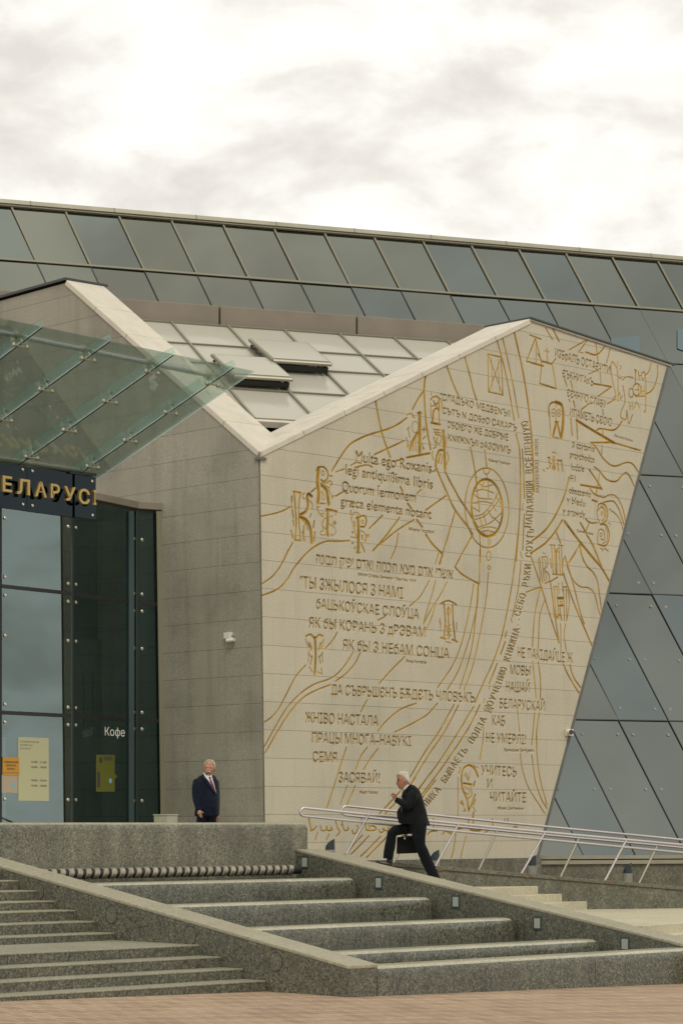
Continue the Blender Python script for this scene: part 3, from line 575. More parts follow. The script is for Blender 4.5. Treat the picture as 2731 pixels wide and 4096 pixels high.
initial('D6', [(11, [(630,1360),(600,1290),(550,1260),(502,1290),(482,1370),(492,1470),(530,1560),(548,1668)]), (9, [(550,1665),(580,1590),(604,1522)]), (10, [(500,1420),(572,1432)]), (9, [(485,1580),(500,1620)]), (9, [(602,1405),(590,1445)]), (9, [(605,1570),(590,1612)]), (5, [(455,1330),(475,1300),(465,1275)]), (5, [(600,1272),(632,1280)]), (5, [(590,1255),(605,1275)]), (5, [(520,1350),(545,1400),(525,1330),(505,1360)]), (5, [(560,1320),(550,1380)]), (5, [(510,1450),(550,1480),(545,1520),(510,1500)]), (6, [(560,1450),(575,1520),(540,1560)]), (5, [(505,1640),(520,1665),(498,1668)]), (5, [(580,1630),(610,1672)]), (6, [(470,1590),(485,1610)])])
initial('D3', [(8, [(310,275),(335,285),(322,330),(345,365),(330,412)]), (10, [(387,268),(392,440)]), (6, [(362,300),(385,350),(412,425)]), (6, [(415,300),(390,350),(362,430)]), (8, [(442,312),(450,452)]), (8, [(440,312),(485,322)]), (8, [(492,310),(510,465)]), (6, [(368,212),(390,205),(420,222)]), (6, [(242,440),(262,462)]), (6, [(290,420),(312,432)])])
# ---- lettering
g = gid('inscription')
TX(g, 'C1', 'Multa ego Roxanis', (685,778), (1215,862), 80, -.008); TX(g, 'C1', 'legi antiquißima libris', (615,868), (1222,972), 74, -.008); TX(g, 'C1', 'Quorum ſermonem', (590,985), (1102,1062), 76, -.008); TX(g, 'C1', 'græca elementa notant', (580,1085), (1212,1180), 70, -.008)
TX(gid('author_line'), 'C1', 'Мікола Гусоўскі', (1055,1260), (1230,1282), 22, -.01)
TX(gid('inscription'), 'C3', 'הנובת קיפי םדאו המכח אצמ םדא ירשא', (410,96), (1360,206), 78, .0)
TX(gid('author_line'), 'C3', 'Біблія Стары Запавет Прытчы 1313', (700,180), (1102,228), 20, -.01)
g = gid('inscription')
TX(g, 'C3', '"ТЫ ЗЖЫЛОСЯ З НАМІ', (298,262), (1015,342), 80, -.021); TX(g, 'C3', 'бАЦЬКОЎСКАЕ СЛОЎЦА', (410,408), (1125,484), 70, -.021); TX(g, 'C3', 'ЯК бЫ КОРАНЬ З дРЭВАМ', (360,540), (1170,612), 72, -.021); TX(g, 'C3', 'ЯК бЫ З НЕбАМ СОНЦА', (595,694), (1336,758), 72, -.021)
TX(gid('author_line'), 'C3', 'Янка Купала', (1035,786), (1175,796), 22, -.01)
TX(gid('inscription'), 'C3', 'ДА СЪВРЬШЄНЪ БѪДЄТЬ ЧЛОВѢКЪ', (515,1008), (1512,1066), 70, .0)
g = gid('inscription')
TX(g, 'C3', 'ЖНІВО НАСТАЛА', (335,1205), (842,1230), 74, -.021); TX(g, 'C3', 'ПРАЦЫ МНОГА–НАВУКІ', (382,1345), (1070,1370), 72, -.021); TX(g, 'C3', 'СЕМЯ', (387,1476), (555,1484), 72, -.021); TX(g, 'C5', 'ЗАСЯВАЙ!', (567,750), (852,756), 72, -.021)
TX(gid('author_line'), 'C5', 'Якуб Колас', (712,830), (840,832), 22, -.01)
g = gid('inscription')
TX(g, 'D6', 'НЕ ПАКІДАЙЦЕ Ж', (985,292), (1478,346), 92, -.021); TX(g, 'D6', 'МОВЫ', (918,445), (1100,457), 88, -.021); TX(g, 'D6', 'НАШАЙ', (878,600), (1092,609), 92, -.021); TX(g, 'D6', 'БЕЛАРУСКАЙ', (825,745), (1228,776), 88, -.021); TX(g, 'D6', 'КАБ', (757,900), (872,906), 88, -.021); TX(g, 'D6', 'НЕ УМЕРЛІ!', (703,1055), (1058,1073), 88, -.021)
TX(gid('author_line'), 'D6', 'Францішак Багушэвіч', (862,1135), (1130,1141), 28, -.01)
g = gid('inscription')
TX(g, 'D6', 'УЧИТЕСЬ', (660,1345), (975,1362), 88, -.021); TX(g, 'D6', 'И', (715,1466), (757,1468), 86, -.021); TX(g, 'D6', 'ЧИТАЙТЕ', (738,1588), (1060,1592), 88, -.021)
TX(gid('author_line'), 'D6', 'Фёдар Дастаеўскі', (805,1656), (1040,1660), 26, -.01)
g = gid('inscription')
TX(g, 'D5', '"СЛАДЪКО МЕДВЕNЪII', (550,262), (1280,445), 72, -.008); TX(g, 'D5', 'СЪТЪ N ДОБрО САХАРЪ', (575,405), (1350,588), 68, -.008); TX(g, 'D5', 'ОБОIЄГО ЖЕ ДОБРѢIЕ', (625,552), (1260,690), 68, -.008); TX(g, 'D5', 'КNIIЖNЪII рАЗОУМЪ', (632,690), (1285,826), 72, -.008)
TX(gid('author_line'), 'D5', 'Кірыла Тураўскі', (1055,905), (1280,950), 30, -.01)
g = gid('inscription')
TX(g, 'D2', 'ИЗБрАЛЪ ОСТАЄИТИ', (312,385), (885,575), 88, -.014); TX(g, 'D2', 'ЄЪКНИГАхЪ', (390,598), (712,692), 80, -.014); TX(g, 'D2', 'ЄЄЧНУЮ СЛАБУ', (437,800), (845,928), 80, -.014); TX(g, 'D2', 'ИПАМЕТЬ СЄОЮ', (465,1005), (905,1118), 84, -.014)
TX(gid('author_line'), 'D2', 'Францыск Скарына', (930,1222), (1120,1278), 26, -.01)
g = gid('inscription')
for s_, a, b in [('з czytania', (640,135), (945,206)), ('przychodza', (610,275), (945,352)), ('ludzie', (625,448), (802,472)), ('Fii', (612,604), (685,611)), ('obaczeniu', (598,762), (890,822)), ('y bledu', (568,890), (818,950)), ('y prawdy', (512,1045), (820,1100))]: TX(g, 'D3', s_, a, b, 96)
TX(gid('author_line'), 'D3', 'Сымон Будны', (702,1290), (925,1338), 36, -.01)
g = gid('inscription')
PATH = [px('D6', p) for p in [(110,1660),(250,1500),(335,1385),(425,1240),(520,1110),(605,985),(670,860),(735,715),(795,575),(862,385),(915,230),(975,40)]]+[px('C4', p) for p in [(400,690),(432,560),(466,440),(486,310),(497,170),(505,20)]]+[px('C2', p) for p in [(488,1420),(502,1290),(500,1150),(494,1000),(488,850),(478,740),(460,670)]]
TPATH(g, PATH, 'ЕЛИКА БЫВАЕТЬ ПОЛЗА ѾОУЧЕНИЮ КНИЖНА..СЕБО РѢКИ СОУТЬ НАПАЯЮЩИ ВСЕЛЕННУЮ', 27, .0)
for c_, p_ in [('D6', [(690,660),(680,700)]), ('D6', [(735,545),(728,580)]), ('D6', [(880,60),(872,110)]), ('C4', [(345,745),(330,790)]), ('C4', [(370,650),(378,680)]), ('C2', [(455,1245),(450,1290)]), ('C4', [(435,190),(450,235)])]: S(c_, 5, p_, g)
TPATH(gid('author_line'), [px('D3', p) for p in [(165,755),(160,500),(155,250),(150,20)]], 'РАДЗІВІЛАЎСКІ ЛЕТАПІС', 13, -.01)
g = gid('inscription')                          # the flowing script along the foot of the wall
for c_, w, p in [('E1', 9, [(192,280),(205,350),(218,388)]), ('E1', 7, [(205,392),(235,380),(262,350)]), ('E1', 7, [(295,345),(308,388),(345,385),(352,350),(360,386),(400,384),(390,358)]), ('E1', 7, [(430,300),(452,370),(470,400),(440,435)]), ('E1', 7, [(490,310),(500,370),(520,388),(545,380),(540,360)]), ('E1', 7, [(580,385),(590,415),(612,410),(632,362)]),
  ('E1', 7, [(662,280),(668,350)]), ('E1', 8, [(700,330),(710,385),(780,386),(795,370),(765,345),(745,352)]), ('E1', 7, [(728,330),(736,372)]), ('E1', 7, [(820,380),(832,406),(862,395),(855,370),(880,390),(915,382),(902,360)]), ('E1', 8, [(925,330),(930,385)]), ('E1', 6, [(480,335),(500,342)]), ('E1', 6, [(620,345),(630,350)]),
  ('E2', 8, [(365,155),(392,132),(432,130),(430,110)]), ('E2', 7, [(470,155),(492,132),(530,150),(526,125)]), ('E2', 7, [(406,45),(406,110)]), ('E2', 7, [(560,100),(580,115),(615,110),(612,90)]), ('E2', 9, [(685,0),(682,120)]), ('E2', 8, [(650,60),(662,120),(720,130),(745,120)]), ('E2', 7, [(815,45),(820,100)]), ('E2', 7, [(902,45),(906,75)]), ('E2', 7, [(922,45),(926,80)]), ('E2', 7, [(960,108),(976,100),(990,108)]), ('E2', 7, [(720,150),(770,140),(800,120)])]: S(c_, w, p, g)
# fold the lettering into the relief
cov = (FINE > 0).reshape(NZ, 3, NX, 3).mean((1, 3)).astype(np.float32)
gm = FINE.reshape(NZ, 3, NX, 3).max((1, 3))
DEP = np.maximum(DEP, cov*.042); GOLD = np.maximum(GOLD, np.clip(cov*1.15, 0, 1)); GID = np.where(cov > .2, gm, GID)
# ---- the relief as real geometry
X, Y = np.meshgrid(gu, gz)
poly = np.array(OUT); ins = np.zeros(X.shape, bool)
for i in range(len(poly)):
    (xa, ya), (xb, yb) = poly[i-1], poly[i]
    c = ((ya > Y) != (yb > Y)) & (X < (xb-xa)*(Y-ya)/((yb-ya) if abs(yb-ya) > 1e-9 else 1e-9)+xa); ins ^= c
near = ins.copy(); near[:-1] |= ins[1:]; near[1:] |= ins[:-1]; n2 = near.copy(); n2[:, :-1] |= near[:, 1:]; n2[:, 1:] |= near[:, :-1]
edge = n2 & ~ins
bx, by = X[edge], Y[edge]; best = np.full(bx.shape, 1e9); qx, qy = bx.copy(), by.copy()
for i in range(len(poly)):
    (xa, ya), (xb, yb) = poly[i-1], poly[i]; dx, dy = xb-xa, yb-ya
    t = np.clip(((bx-xa)*dx+(by-ya)*dy)/(dx*dx+dy*dy), 0, 1); px_, py_ = xa+t*dx, ya+t*dy
    d = np.hypot(bx-px_, by-py_); m = d < best; best[m] = d[m]; qx[m] = px_[m]; qy[m] = py_[m]
X[edge] = qx; Y[edge] = qy; DEP[edge] = 0; GOLD[edge] *= .0
cell_ok = n2[:-1, :-1] & n2[1:, :-1] & n2[:-1, 1:] & n2[1:, 1:] & (ins[:-1, :-1] | ins[1:, :-1] | ins[:-1, 1:] | ins[1:, 1:])
gq = np.where(GOLD > .15, GID, 0); fg = np.maximum.reduce([gq[:-1, :-1], gq[1:, :-1], gq[:-1, 1:], gq[1:, 1:]])
idx = np.arange(NX*NZ).reshape(NZ, NX)
quad = np.stack([idx[:-1, :-1], idx[:-1, 1:], idx[1:, 1:], idx[1:, :-1]], -1)
co = np.stack([X, DEP, Y], -1).reshape(-1, 3).astype(np.float32); gold = GOLD.reshape(-1)
def grid_mesh(name, mask, parent):
    q = quad[mask]
    if not len(q): return None
    u, inv = np.unique(q, return_inverse=True); inv = inv.reshape(-1).astype(np.int32)
    me = bpy.data.meshes.new(name); nf = len(q)
    me.vertices.add(len(u)); me.vertices.foreach_set('co', co[u].ravel())
    me.loops.add(nf*4); me.loops.foreach_set('vertex_index', inv)
    me.polygons.add(nf); me.polygons.foreach_set('loop_start', np.arange(nf, dtype=np.int32)*4)
    a = me.attributes.new('gild', 'FLOAT', 'POINT'); a.data.foreach_set('value', gold[u].astype(np.float32))
    me.update(calc_edges=True); me.validate()
    return link(name, me, M['wall'], parent, WF)
carved = grid_mesh('carved_wall', cell_ok & (fg == 0), library)
for k in range(1, len(names)): grid_mesh(names[k], cell_ok & (fg == k), carved)
# ================================================================ body of the folded gable
def W3(u, z, w=0.0): return W0+E1*u+Z3*z+EL*w
ap, vc, rt, rb = OUT[3], OUT[4], OUT[2], OUT[1]
TH = 1.15
mb = MB(); mb.prism([W3(OUT[0][0]+.004, OUT[0][1], .045), W3(rb[0]-.01, rb[1], .045), W3(rt[0]-.01, rt[1]-.05, .045), W3(ap[0], ap[1]-.06, .045), W3(vc[0]+.004, vc[1]-.06, .045)], EL*TH)
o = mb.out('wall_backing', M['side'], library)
def coping(name, P, Q, inward, th, drop=.11, proud=.022, mat=None, n=1, gap=.006):
    """a run of coping stones on top of a gable: P, Q on the wall face"""
    d = (Q-P); L = d.length; d.normalize(); dn = d.cross(inward).normalized()
    if dn.z > 0: dn = -dn
    for k in range(n):
        a = P+d*(L*k/n+(gap if k else 0)); b = P+d*(L*(k+1)/n)
        m = MB(); m.prism([a-inward*proud, b-inward*proud, b-inward*proud+dn*drop, a-inward*proud+dn*drop], inward*(th+proud*2))
        m.out(name, mat or M['coping'], library, bevel=.012, seg=1)
inw = EL
coping('coping_stone', W3(*vc), W3(*ap), EL, TH, n=7)
# edge flashing down the right-hand slope and along the slanted edge
mb = MB(); d = (W3(*rt)-W3(*ap)).normalized(); q = d.cross(EL).normalized(); q = q if q.z > 0 else -q
mb.prism([W3(*ap)-EL*.03-q*.045, W3(*rt)+d*.12-EL*.03-q*.045, W3(*rt)+d*.12-EL*.03-q*.005, W3(*ap)-EL*.03-q*.005], EL*(TH+.1)); mb.out('edge_strip', M['rim'], library)
mb = MB(); mb.prism([W3(*ap)-EL*.05+q*.002, W3(*rt)+d*.22-EL*.05+q*.002, W3(*rt)+d*.22-EL*.05+q*.035, W3(*ap)-EL*.05+q*.035], EL*(TH+.15)); mb.out('edge_flashing', M['flash'], library)
d = (W3(*rt)-W3(*rb)).normalized()
mb = MB(); mb.prism([W3(*rb)+E1*.0-EL*.012, W3(*rb)+E1*.075-EL*.012, W3(*rt)+E1*.075-EL*.012, W3(*rt)-EL*.012], EL*(TH+.05)); mb.out('edge_trim', M['trim'], library)

# ---------------------------------------------------------------- shaded side wall
TOPC = W3(vc[0], vc[1]); BOTC = W3(OUT[0][0], OUT[0][1])
SN = (TOPC-BOTC).cross(EL).normalized()
if SN.dot(Vector((0, -1, 0))) < 0: SN = -SN       # faces the viewer's left
L1_ = hit(270, 1120, TOPC, SN); L2_ = hit(-420, 1312, TOPC, SN)
L3_ = L2_.copy(); L3_.z = PZ-.03; B3 = BOTC.copy()
SUP = (TOPC-BOTC).normalized(); SF = frame(BOTC, -EL, SUP.cross(-EL).normalized())
SX = -EL; SY = SF.to_3x3().col[1].normalized() if False else None
# its own frame: X towards the corner, Z up the leaning face
zx = SUP; xx = -EL; yy = zx.cross(xx).normalized()
SF = Matrix(((xx.x, yy.x, zx.x, BOTC.x), (xx.y, yy.y, zx.y, BOTC.y), (xx.z, yy.z, zx.z, BOTC.z), (0, 0, 0, 1)))
IN = yy if yy.dot(SN) < 0 else -yy
inv = SF.inverted()
down = Vector((0, 0, -.05))
ppts = [BOTC+EL*.05, TOPC+down+EL*.05, L1_+down, L2_+down, L3_]
vs = [inv @ p for p in ppts]+[inv @ (p+IN*.93) for p in ppts]; n = 5
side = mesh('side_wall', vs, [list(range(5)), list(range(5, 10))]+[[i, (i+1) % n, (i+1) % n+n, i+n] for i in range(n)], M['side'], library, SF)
coping('coping_stone', TOPC, L1_, IN, .93, n=6)
d = (L1_-L2_).normalized(); q = d.cross(IN).normalized(); q = q if q.z > 0 else -q
mb = MB(); mb.prism([L2_-IN*.05, L1_-IN*.05, L1_-IN*.05+q*.05, L2_-IN*.05+q*.05], IN*1.1); mb.out('edge_flashing', M['flash'], library)
mb = MB(); mb.box(TOPC-Z3*.11-EL*.04-IN*.03, EL*.16, IN*.16, Z3*-.05); mb.out('drip_block', M['trim'], library)

# ================================================================ glazed podium behind
H = vdir(29500.0); NB = Vector((-H.y, H.x, 0))
podium = thing('glass_podium', 'long green-grey glass building leaning back behind the granite gables', 'glass building', tuple(at(2150, 3425, 53.2)[:2])+(PZ,))
PP = at(2150, 3425, 53.2); PU = (Z3+NB*.45).normalized(); PN = H.cross(PU).normalized()
if PN.y > 0: PN = -PN
def pst(x, y): q = hit(x, y, PP, PN)-PP; return q.dot(H), q.dot(PU)
def P3(s, t, w=0.0): return PP+H*s+PU*t+PN*w      # w: out towards the viewer
rows = [0.0]+[pst(2700, y)[1] for y in (2884, 2380, 1905, 1455, 1243, 1047)]
K = -.305
refs = [pst(2209, 3174), pst(2284, 2907), pst(2379, 2700), pst(2580, 2700), pst(2491, 2155)]
offs = [s-K*t for s, t in refs]; sp = (offs[-1]-offs[0])/4; s0 = offs[0]
rtop = rows[-1]
nlo, nhi = -9, 9
for r in range(len(rows)-1):
    ta, tb = rows[r], rows[r+1]
    for k in range(nlo, nhi):
        sa, sb = s0+sp*k, s0+sp*(k+1)
        q = [(sa+K*ta, ta), (sb+K*ta, ta), (sb+K*tb, tb), (sa+K*tb, tb)]
        if max(p[0] for p in q) < -11.5 or min(p[0] for p in q) > 8.6: continue
        if r < 3 and sb+K*ta < -3: continue       # hidden low panels
        if r == 3 and sb < -3.2: continue
        j = [random.uniform(-.007, .007) for _ in range(3)]
        c_s = .5*(sa+sb)+K*.5*(ta+tb); c_t = .5*(ta+tb)
        vs = [P3(s, t, -.008+j[0]*(s-c_s)+j[1]*(t-c_t)) for s, t in q]
        mesh('glass_panel', vs, [[0, 1, 2, 3]], M[random.choice(['pod', 'pod', 'pod2', 'pod3'])], podium, solid_fix=False)
mb = MB()
for k in range(nlo, nhi+1):
    sa = s0+sp*k
    ta = 0 if sa > -3.2 else rows[4]-.6
    tm = rows[5]
    if sa+K*tm > -12 and sa+K*ta < 9:
        m = MB(); m.prism([P3(sa+K*ta-.011, ta, .002), P3(sa+K*ta+.011, ta, .002), P3(sa+K*tm+.011, tm, .002), P3(sa+K*tm-.011, tm, .002)], PN*.006); m.out('seam', M['gasket'], podium)
    if sa+K*rtop > -12 and sa+K*tm < 9:
        m = MB(); m.prism([P3(sa+K*tm-.022, tm, .002), P3(sa+K*tm+.022, tm, .002), P3(sa+K*rtop+.022, rtop, .002), P3(sa+K*rtop-.022, rtop, .002)], PN*.03); m.out('mullion', M['mullion'], podium)
for i, t in enumerate(rows[1:-1]):
    a, b = (-2.0, 9.5) if i < 3 else (-12.5, 9.5)
    hw = .024 if i == 4 else .011
    m = MB(); m.prism([P3(a, t-hw, .004), P3(b, t-hw, .004), P3(b, t+hw, .004), P3(a, t+hw, .004)], PN*(.03 if i == 4 else .008)); m.out('mullion', M['mullion' if i == 4 else 'gasket'], podium)
m = MB(); m.prism([P3(-12.5, rtop-.0, -.3), P3(9.5, rtop, -.3), P3(9.5, rtop+.0, .10), P3(-12.5, rtop, .10)], PU*.11); m.out('roof_edge', M['rim'], podium)
m = MB(); m.prism([P3(-12.5, rtop-.04, .004), P3(9.5, rtop-.04, .004), P3(9.5, rtop-.0, .004), P3(-12.5, rtop-.0, .004)], PN*.06); m.out('roof_edge', M['mullion'], podium)
for k in range(11):
    s = -11.6+k*1.95
    m = MB(); m.prism([P3(s, rtop+.002, .104), P3(s+.03, rtop+.002, .104), P3(s+.03, rtop+.116, .104), P3(s, rtop+.116, .104)], -PN*.3); m.out('roof_edge_joint', M['mullion'], podium)
m = MB(); m.prism([P3(-12.5, -.02, -.06), P3(9.5, -.02, -.06), P3(9.5, rtop+.1, -.06), P3(-12.5, rtop+.1, -.06)], -PN*.5); m.out('core_wall', M['frame'], podium)
# fixings: pairs of pale discs beside the seams of the low rows
for t in [rows[1]-.35, rows[1]+.3, rows[1]+1.55, rows[1]-1.7, rows[2]-.32, rows[2]+.3, rows[2]+1.6, rows[3]-.3]:
    for k in range(-2, 7):
        for dx in (-.19, .19):
            s = s0+sp*k+K*t+dx
            if .3*t+.1 < s < 5.2+.1*t:
                m = MB(); m.disc(P3(s, t, .001), PN, .036, .001, 12); m.out('glass_fixing', M['fix'], podium)
for x0, y0, x1, y1 in ((2442, 1352, 2556, 1424), (2707, 1318, 2790, 1424)):  # pale quads just proud of the panes
    a, b, c, d = [hit(x, y, PP+PN*.012, PN) for x, y in ((x0, y1-30), (x1, y1), (x1, y0-10), (x0, y0))]
    mesh('pale_patch', [a, b, c, d], [[0, 1, 2, 3]], M['pale_patch'], podium, solid_fix=False)
# sill strips and granite plinth of the podium
def along(a, b, o, z, d, hgt, name, mat, par, bev=0):
    m = MB(); m.box(o+H*a+Z3*(z-o.z), H*(b-a), NB*d, Z3*hgt); return m.out(name, mat, par, bevel=bev)
PB = PP-NB*.30
along(-1.1, 12, PB+NB*.02, PP.z-.06, .4, .075, 'sill_strip', M['rim'], podium)
along(-1.1, 12, PB+NB*.12, PP.z-.085, .35, .022, 'sill_gap', M['gasket'], podium)
along(-1.1, 12, PB-NB*.0, PP.z-.17, .4, .083, 'sill_strip', M['rim'], podium)
along(-1.1, 12, PB+NB*.06, -.9, .5, PP.z-.17+.9-.003, 'plinth', M['plinth'], podium)
# plinth under the carved wall
m = MB(); m.box(W3(.3, -2.6, -.06), E1*(rb[0]-.3+.10), EL*.8, Z3*(2.57)); m.out('plinth', M['plinth'], library)

def clip(o):
    bm = bmesh.new(); bm.from_mesh(o.data)
    for co, no in ((W3(0, 0, TH*.55), -EL), (BOTC+IN*.5, -IN)):
        r = bmesh.ops.bisect_plane(bm, geom=bm.verts[:]+bm.edges[:]+bm.faces[:], plane_co=co, plane_no=no, clear_outer=True)
        if len(bm.faces) > 1: bmesh.ops.holes_fill(bm, edges=[e for e in bm.edges if e.is_boundary], sides=12)
    n = len(bm.faces); bm.to_mesh(o.data); bm.free()
    if not n: bpy.data.objects.remove(o)
# ================================================================ skylight roof between the gables
RP = at(1050, 1730, 47.5); RD = (-NB*1.0-Z3*.5).normalized(); RN = H.cross(RD).normalized()
if RN.z < 0: RN = -RN
def rst(x, y): q = hit(x, y, RP, RN)-RP; return q.dot(H), q.dot(RD)
def R3(s, t, w=0.0): return RP+H*s+RD*t+RN*w
ca, cb = rst(758, 1377), rst(993, 1395)
cs, cw = ca[0], cb[0]-ca[0]
cols = [cs+cw*k for k in range(-2, 7)]
rr = [rst(1200, y)[1] for y in (1328, 1407, 1480, 1574, 1688)]
roof = []
for i in range(4):
    for k in range(len(cols)-1):
        sa, sb = cols[k], cols[k+1]
        if k in (0,) and i > 1: continue
        if i == 3 and k > 4: continue
        j = random.uniform(-.004, .004)
        vs = [R3(sa, rr[i], j), R3(sb, rr[i], -j), R3(sb, rr[i+1], j), R3(sa, rr[i+1], -j)]
        clip(mesh('skylight_pane', vs, [[0, 1, 2, 3]], M['skylight'], library, solid_fix=False))
for s in cols:
    m = MB(); m.prism([R3(s-.024, rr[0], .003), R3(s+.024, rr[0], .003), R3(s+.024, rr[4], .003), R3(s-.024, rr[4], .003)], RN*.04); clip(m.out('skylight_bar', M['mullion'], library))
for i, t in enumerate(rr):
    m = MB(); m.prism([R3(cols[0], t-.022, .006), R3(cols[-1], t-.022, .006), R3(cols[-1], t+.022, .006), R3(cols[0], t+.022, .006)], RN*.03); clip(m.out('skylight_bar', M['mullion'], library))
m = MB(); m.prism([R3(cols[0], rr[4]+.02, .02), R3(cols[6], rr[4]+.02, .02), R3(cols[6], rr[4]+.16, .02), R3(cols[0], rr[4]+.16, .02)], -RN*.12); clip(m.out('roof_fascia', M['fascia'], library))
m = MB(); m.prism([R3(cols[0], rr[4]+.42, -.5), R3(cols[-1], rr[4]+.42, -.5), R3(cols[-1], rr[0], -.5), R3(cols[0], rr[0], -.5)], -RN*.2); clip(m.out('dark_roof_backing', M['frame'], library))  # black sheet that paints the dark void under the panes
m = MB(); m.prism([R3(cols[0], rr[4]+.42, -.15), R3(cols[-1], rr[4]+.42, -.15), R3(cols[-1], rr[4]+.42, -2.4), R3(cols[0], rr[4]+.42, -2.4)], -RD*.2); clip(m.out('roof_gutter', M['gasket'], library))  # near-black colour paints the dark opening at the valley
# opened vents
def vent(ta, tb, sa, sb, hi):
    m = MB()
    base = [R3(sa, ta, .06), R3(sb, ta, .06), R3(sb, tb, .06), R3(sa, tb, .06)]
    lid = [R3(sa, ta, .16), R3(sb, ta, .16), R3(sb, tb, hi), R3(sa, tb, hi)]
    mesh('vent_curb', base+[p-RN*.06 for p in lid], [[0, 1, 5, 4], [1, 2, 6, 5], [2, 3, 7, 6], [3, 0, 4, 7]], M['frame'], library)  # black curb sides also paint the shadow under the raised lid
    o_ = MB(); o_.prism([R3(sa-.05, ta-.05, .15), R3(sb+.05, ta-.05, .15), R3(sb+.05, tb+.07, hi), R3(sa-.05, tb+.07, hi)], RN*.07); vv = o_.out('vent_lid', M['mullion'], library, bevel=.015, seg=1)
    mesh('vent_pane', [R3(sa, ta, .224), R3(sb, ta, .224), R3(sb, tb, hi+.074), R3(sa, tb, hi+.074)], [[0, 1, 2, 3]], M['skylight'], vv, solid_fix=False)
    m = MB(); m.tube([R3(sa-.02, tb+.08, hi+.03), R3(sb+.02, tb+.08, hi+.03)], .04, 8); m.out('vent_rail', M['steel_dull'], vv)
vent(rr[1]+.06, rr[2]+.30, cols[3]+.03, cols[4]-.03, .23)
vent(rr[2]+.02, rr[3]-.12, cols[2]+.12, cols[3]+.02, .23)
# brown parapet panels where the roof meets the podium
tz = R3(0, rr[0]).z
Pb = RP+H*0+RD*rr[0]+NB*.12
for k, (a, b) in enumerate(((-4.5, 1.2), (1.22, 4.4), (4.42, 7.6))):
    m = MB(); m.box(Vector((Pb.x, Pb.y, tz-.25))+H*(a+.005), H*(b-a-.02), NB*.3, Z3*.73); m.out('parapet_panel', M['parband'], library, bevel=.01, seg=1)

# ================================================================ terrace, ground, stairs
A0 = at(1510, 3865, 31.5); SR = EL                 # stair frame: E1 along, EL up the stairs
def A3(u, m_, zr): p = A0+E1*u+EL*m_; return Vector((p.x, p.y, CZ+zr))
GS = .02
def gz_(p): return -GS*(p-A0).dot(E1) if False else 0
# sloping plaza
gn = (Z3+E1*GS).normalized(); gx = Vector((.93, .367, 0)); gx = (gx-gn*gx.dot(gn)).normalized(); gyy = gn.cross(gx).normalized()
gf = frame(Vector((A0.x, A0.y, CZ-2.21)), gx, gyy)
me = mesh('plaza', [(-150, -90, 0), (150, -90, 0), (150, 160, 0), (-150, 160, 0)], [[0, 1, 2, 3]], M['pave'], None, gf, solid_fix=False)
tag(me, kind='structure')
RPt = at(1830, 3478, 43.5)                          # a point on top of the ramp's near edge
def ramp_t(x): # distance along H of the near edge seen at photo column x
    d = (x-CX)/F; q = Vector((RPt.x, RPt.y, 0)); return (d*q.y-q.x)/(H.x-d*H.y)
def Q3(t, w, z): p = Vector((RPt.x, RPt.y, 0))+H*t+NB*w; return Vector((p.x, p.y, z))
def rz(t): return RPt.z-.079*t
NO = Vector((.574, .819, 0)); NP = Vector((.819, -.574, 0))   # right-hand steps: nosing direction and way down
tn = [ramp_t(x) for x in (1470, 1610, 1780, 2150, 2246, 2346, 2446)]
L = 6.5
# terrace slab
def isect(p, d, q, e):                               # plan intersection
    k = d.x*e.y-d.y*e.x; r = q-p; t = (r.x*e.y-r.y*e.x)/k; return p+d*t
fl0, fld = A3(L+.52, 0, 0), EL
n0 = isect(fl0, fld, Q3(tn[0], 0, 0), NO)
te = [A3(-14, 8.55, 0), A3(L+.5, 8.55, 0), n0, Q3(tn[0], 0, 0), Q3(ramp_t(1560), 0, 0), Q3(ramp_t(1560), 1.75, 0), W3(1.6, 0, 0), W3(-.2, 0, .5), W3(-.2, 0, 7), A3(-14, 24, 0)]
for p in te: p.z = PZ
m = MB(); m.prism(te, Z3*-.14); terr = m.out('terrace', M['paleStep'], None); tag(terr, kind='structure')

# left flight
stairs = thing('granite_stairs', 'broad grey granite stairs of two flights left of the stepped fountain', 'stairs', tuple(A3(-5, 1.4, -2.2)))
ms = [(1.524, -2.055), (1.969, -1.92), (2.40, -1.78), (2.836, -1.638), (4.626, -1.534), (5.06, -1.385), (5.49, -1.24), (5.957, -1.12), (6.39, -.98), (6.83, -.84), (7.26, -.702)]
for i, (mm, zr) in enumerate(ms):
    nxt = ms[i+1][0] if i+1 < len(ms) else 8.2
    zb = (ms[i-1][1] if i else -2.35)-.0
    m = MB(); ub = -.525
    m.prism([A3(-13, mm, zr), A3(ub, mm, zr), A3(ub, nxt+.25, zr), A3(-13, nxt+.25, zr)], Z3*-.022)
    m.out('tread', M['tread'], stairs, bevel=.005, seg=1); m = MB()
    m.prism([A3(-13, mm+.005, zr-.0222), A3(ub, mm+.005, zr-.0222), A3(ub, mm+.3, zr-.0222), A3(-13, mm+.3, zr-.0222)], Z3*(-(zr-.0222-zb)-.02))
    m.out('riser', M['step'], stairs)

for i, (mm, zr) in enumerate(ms[:8]):
    for u_ in (-1.9-(i % 3)*.35, -4.2+(i % 2)*.5, -6.1-(i % 3)*.2):
        zb = ms[i-1][1] if i else -2.2
        m = MB(); m.box(A3(u_, mm+.003, zb), E1*.006, EL*.02, Z3*(zr-.024-zb)); m.out('stone_joint', M['gasket'], stairs)
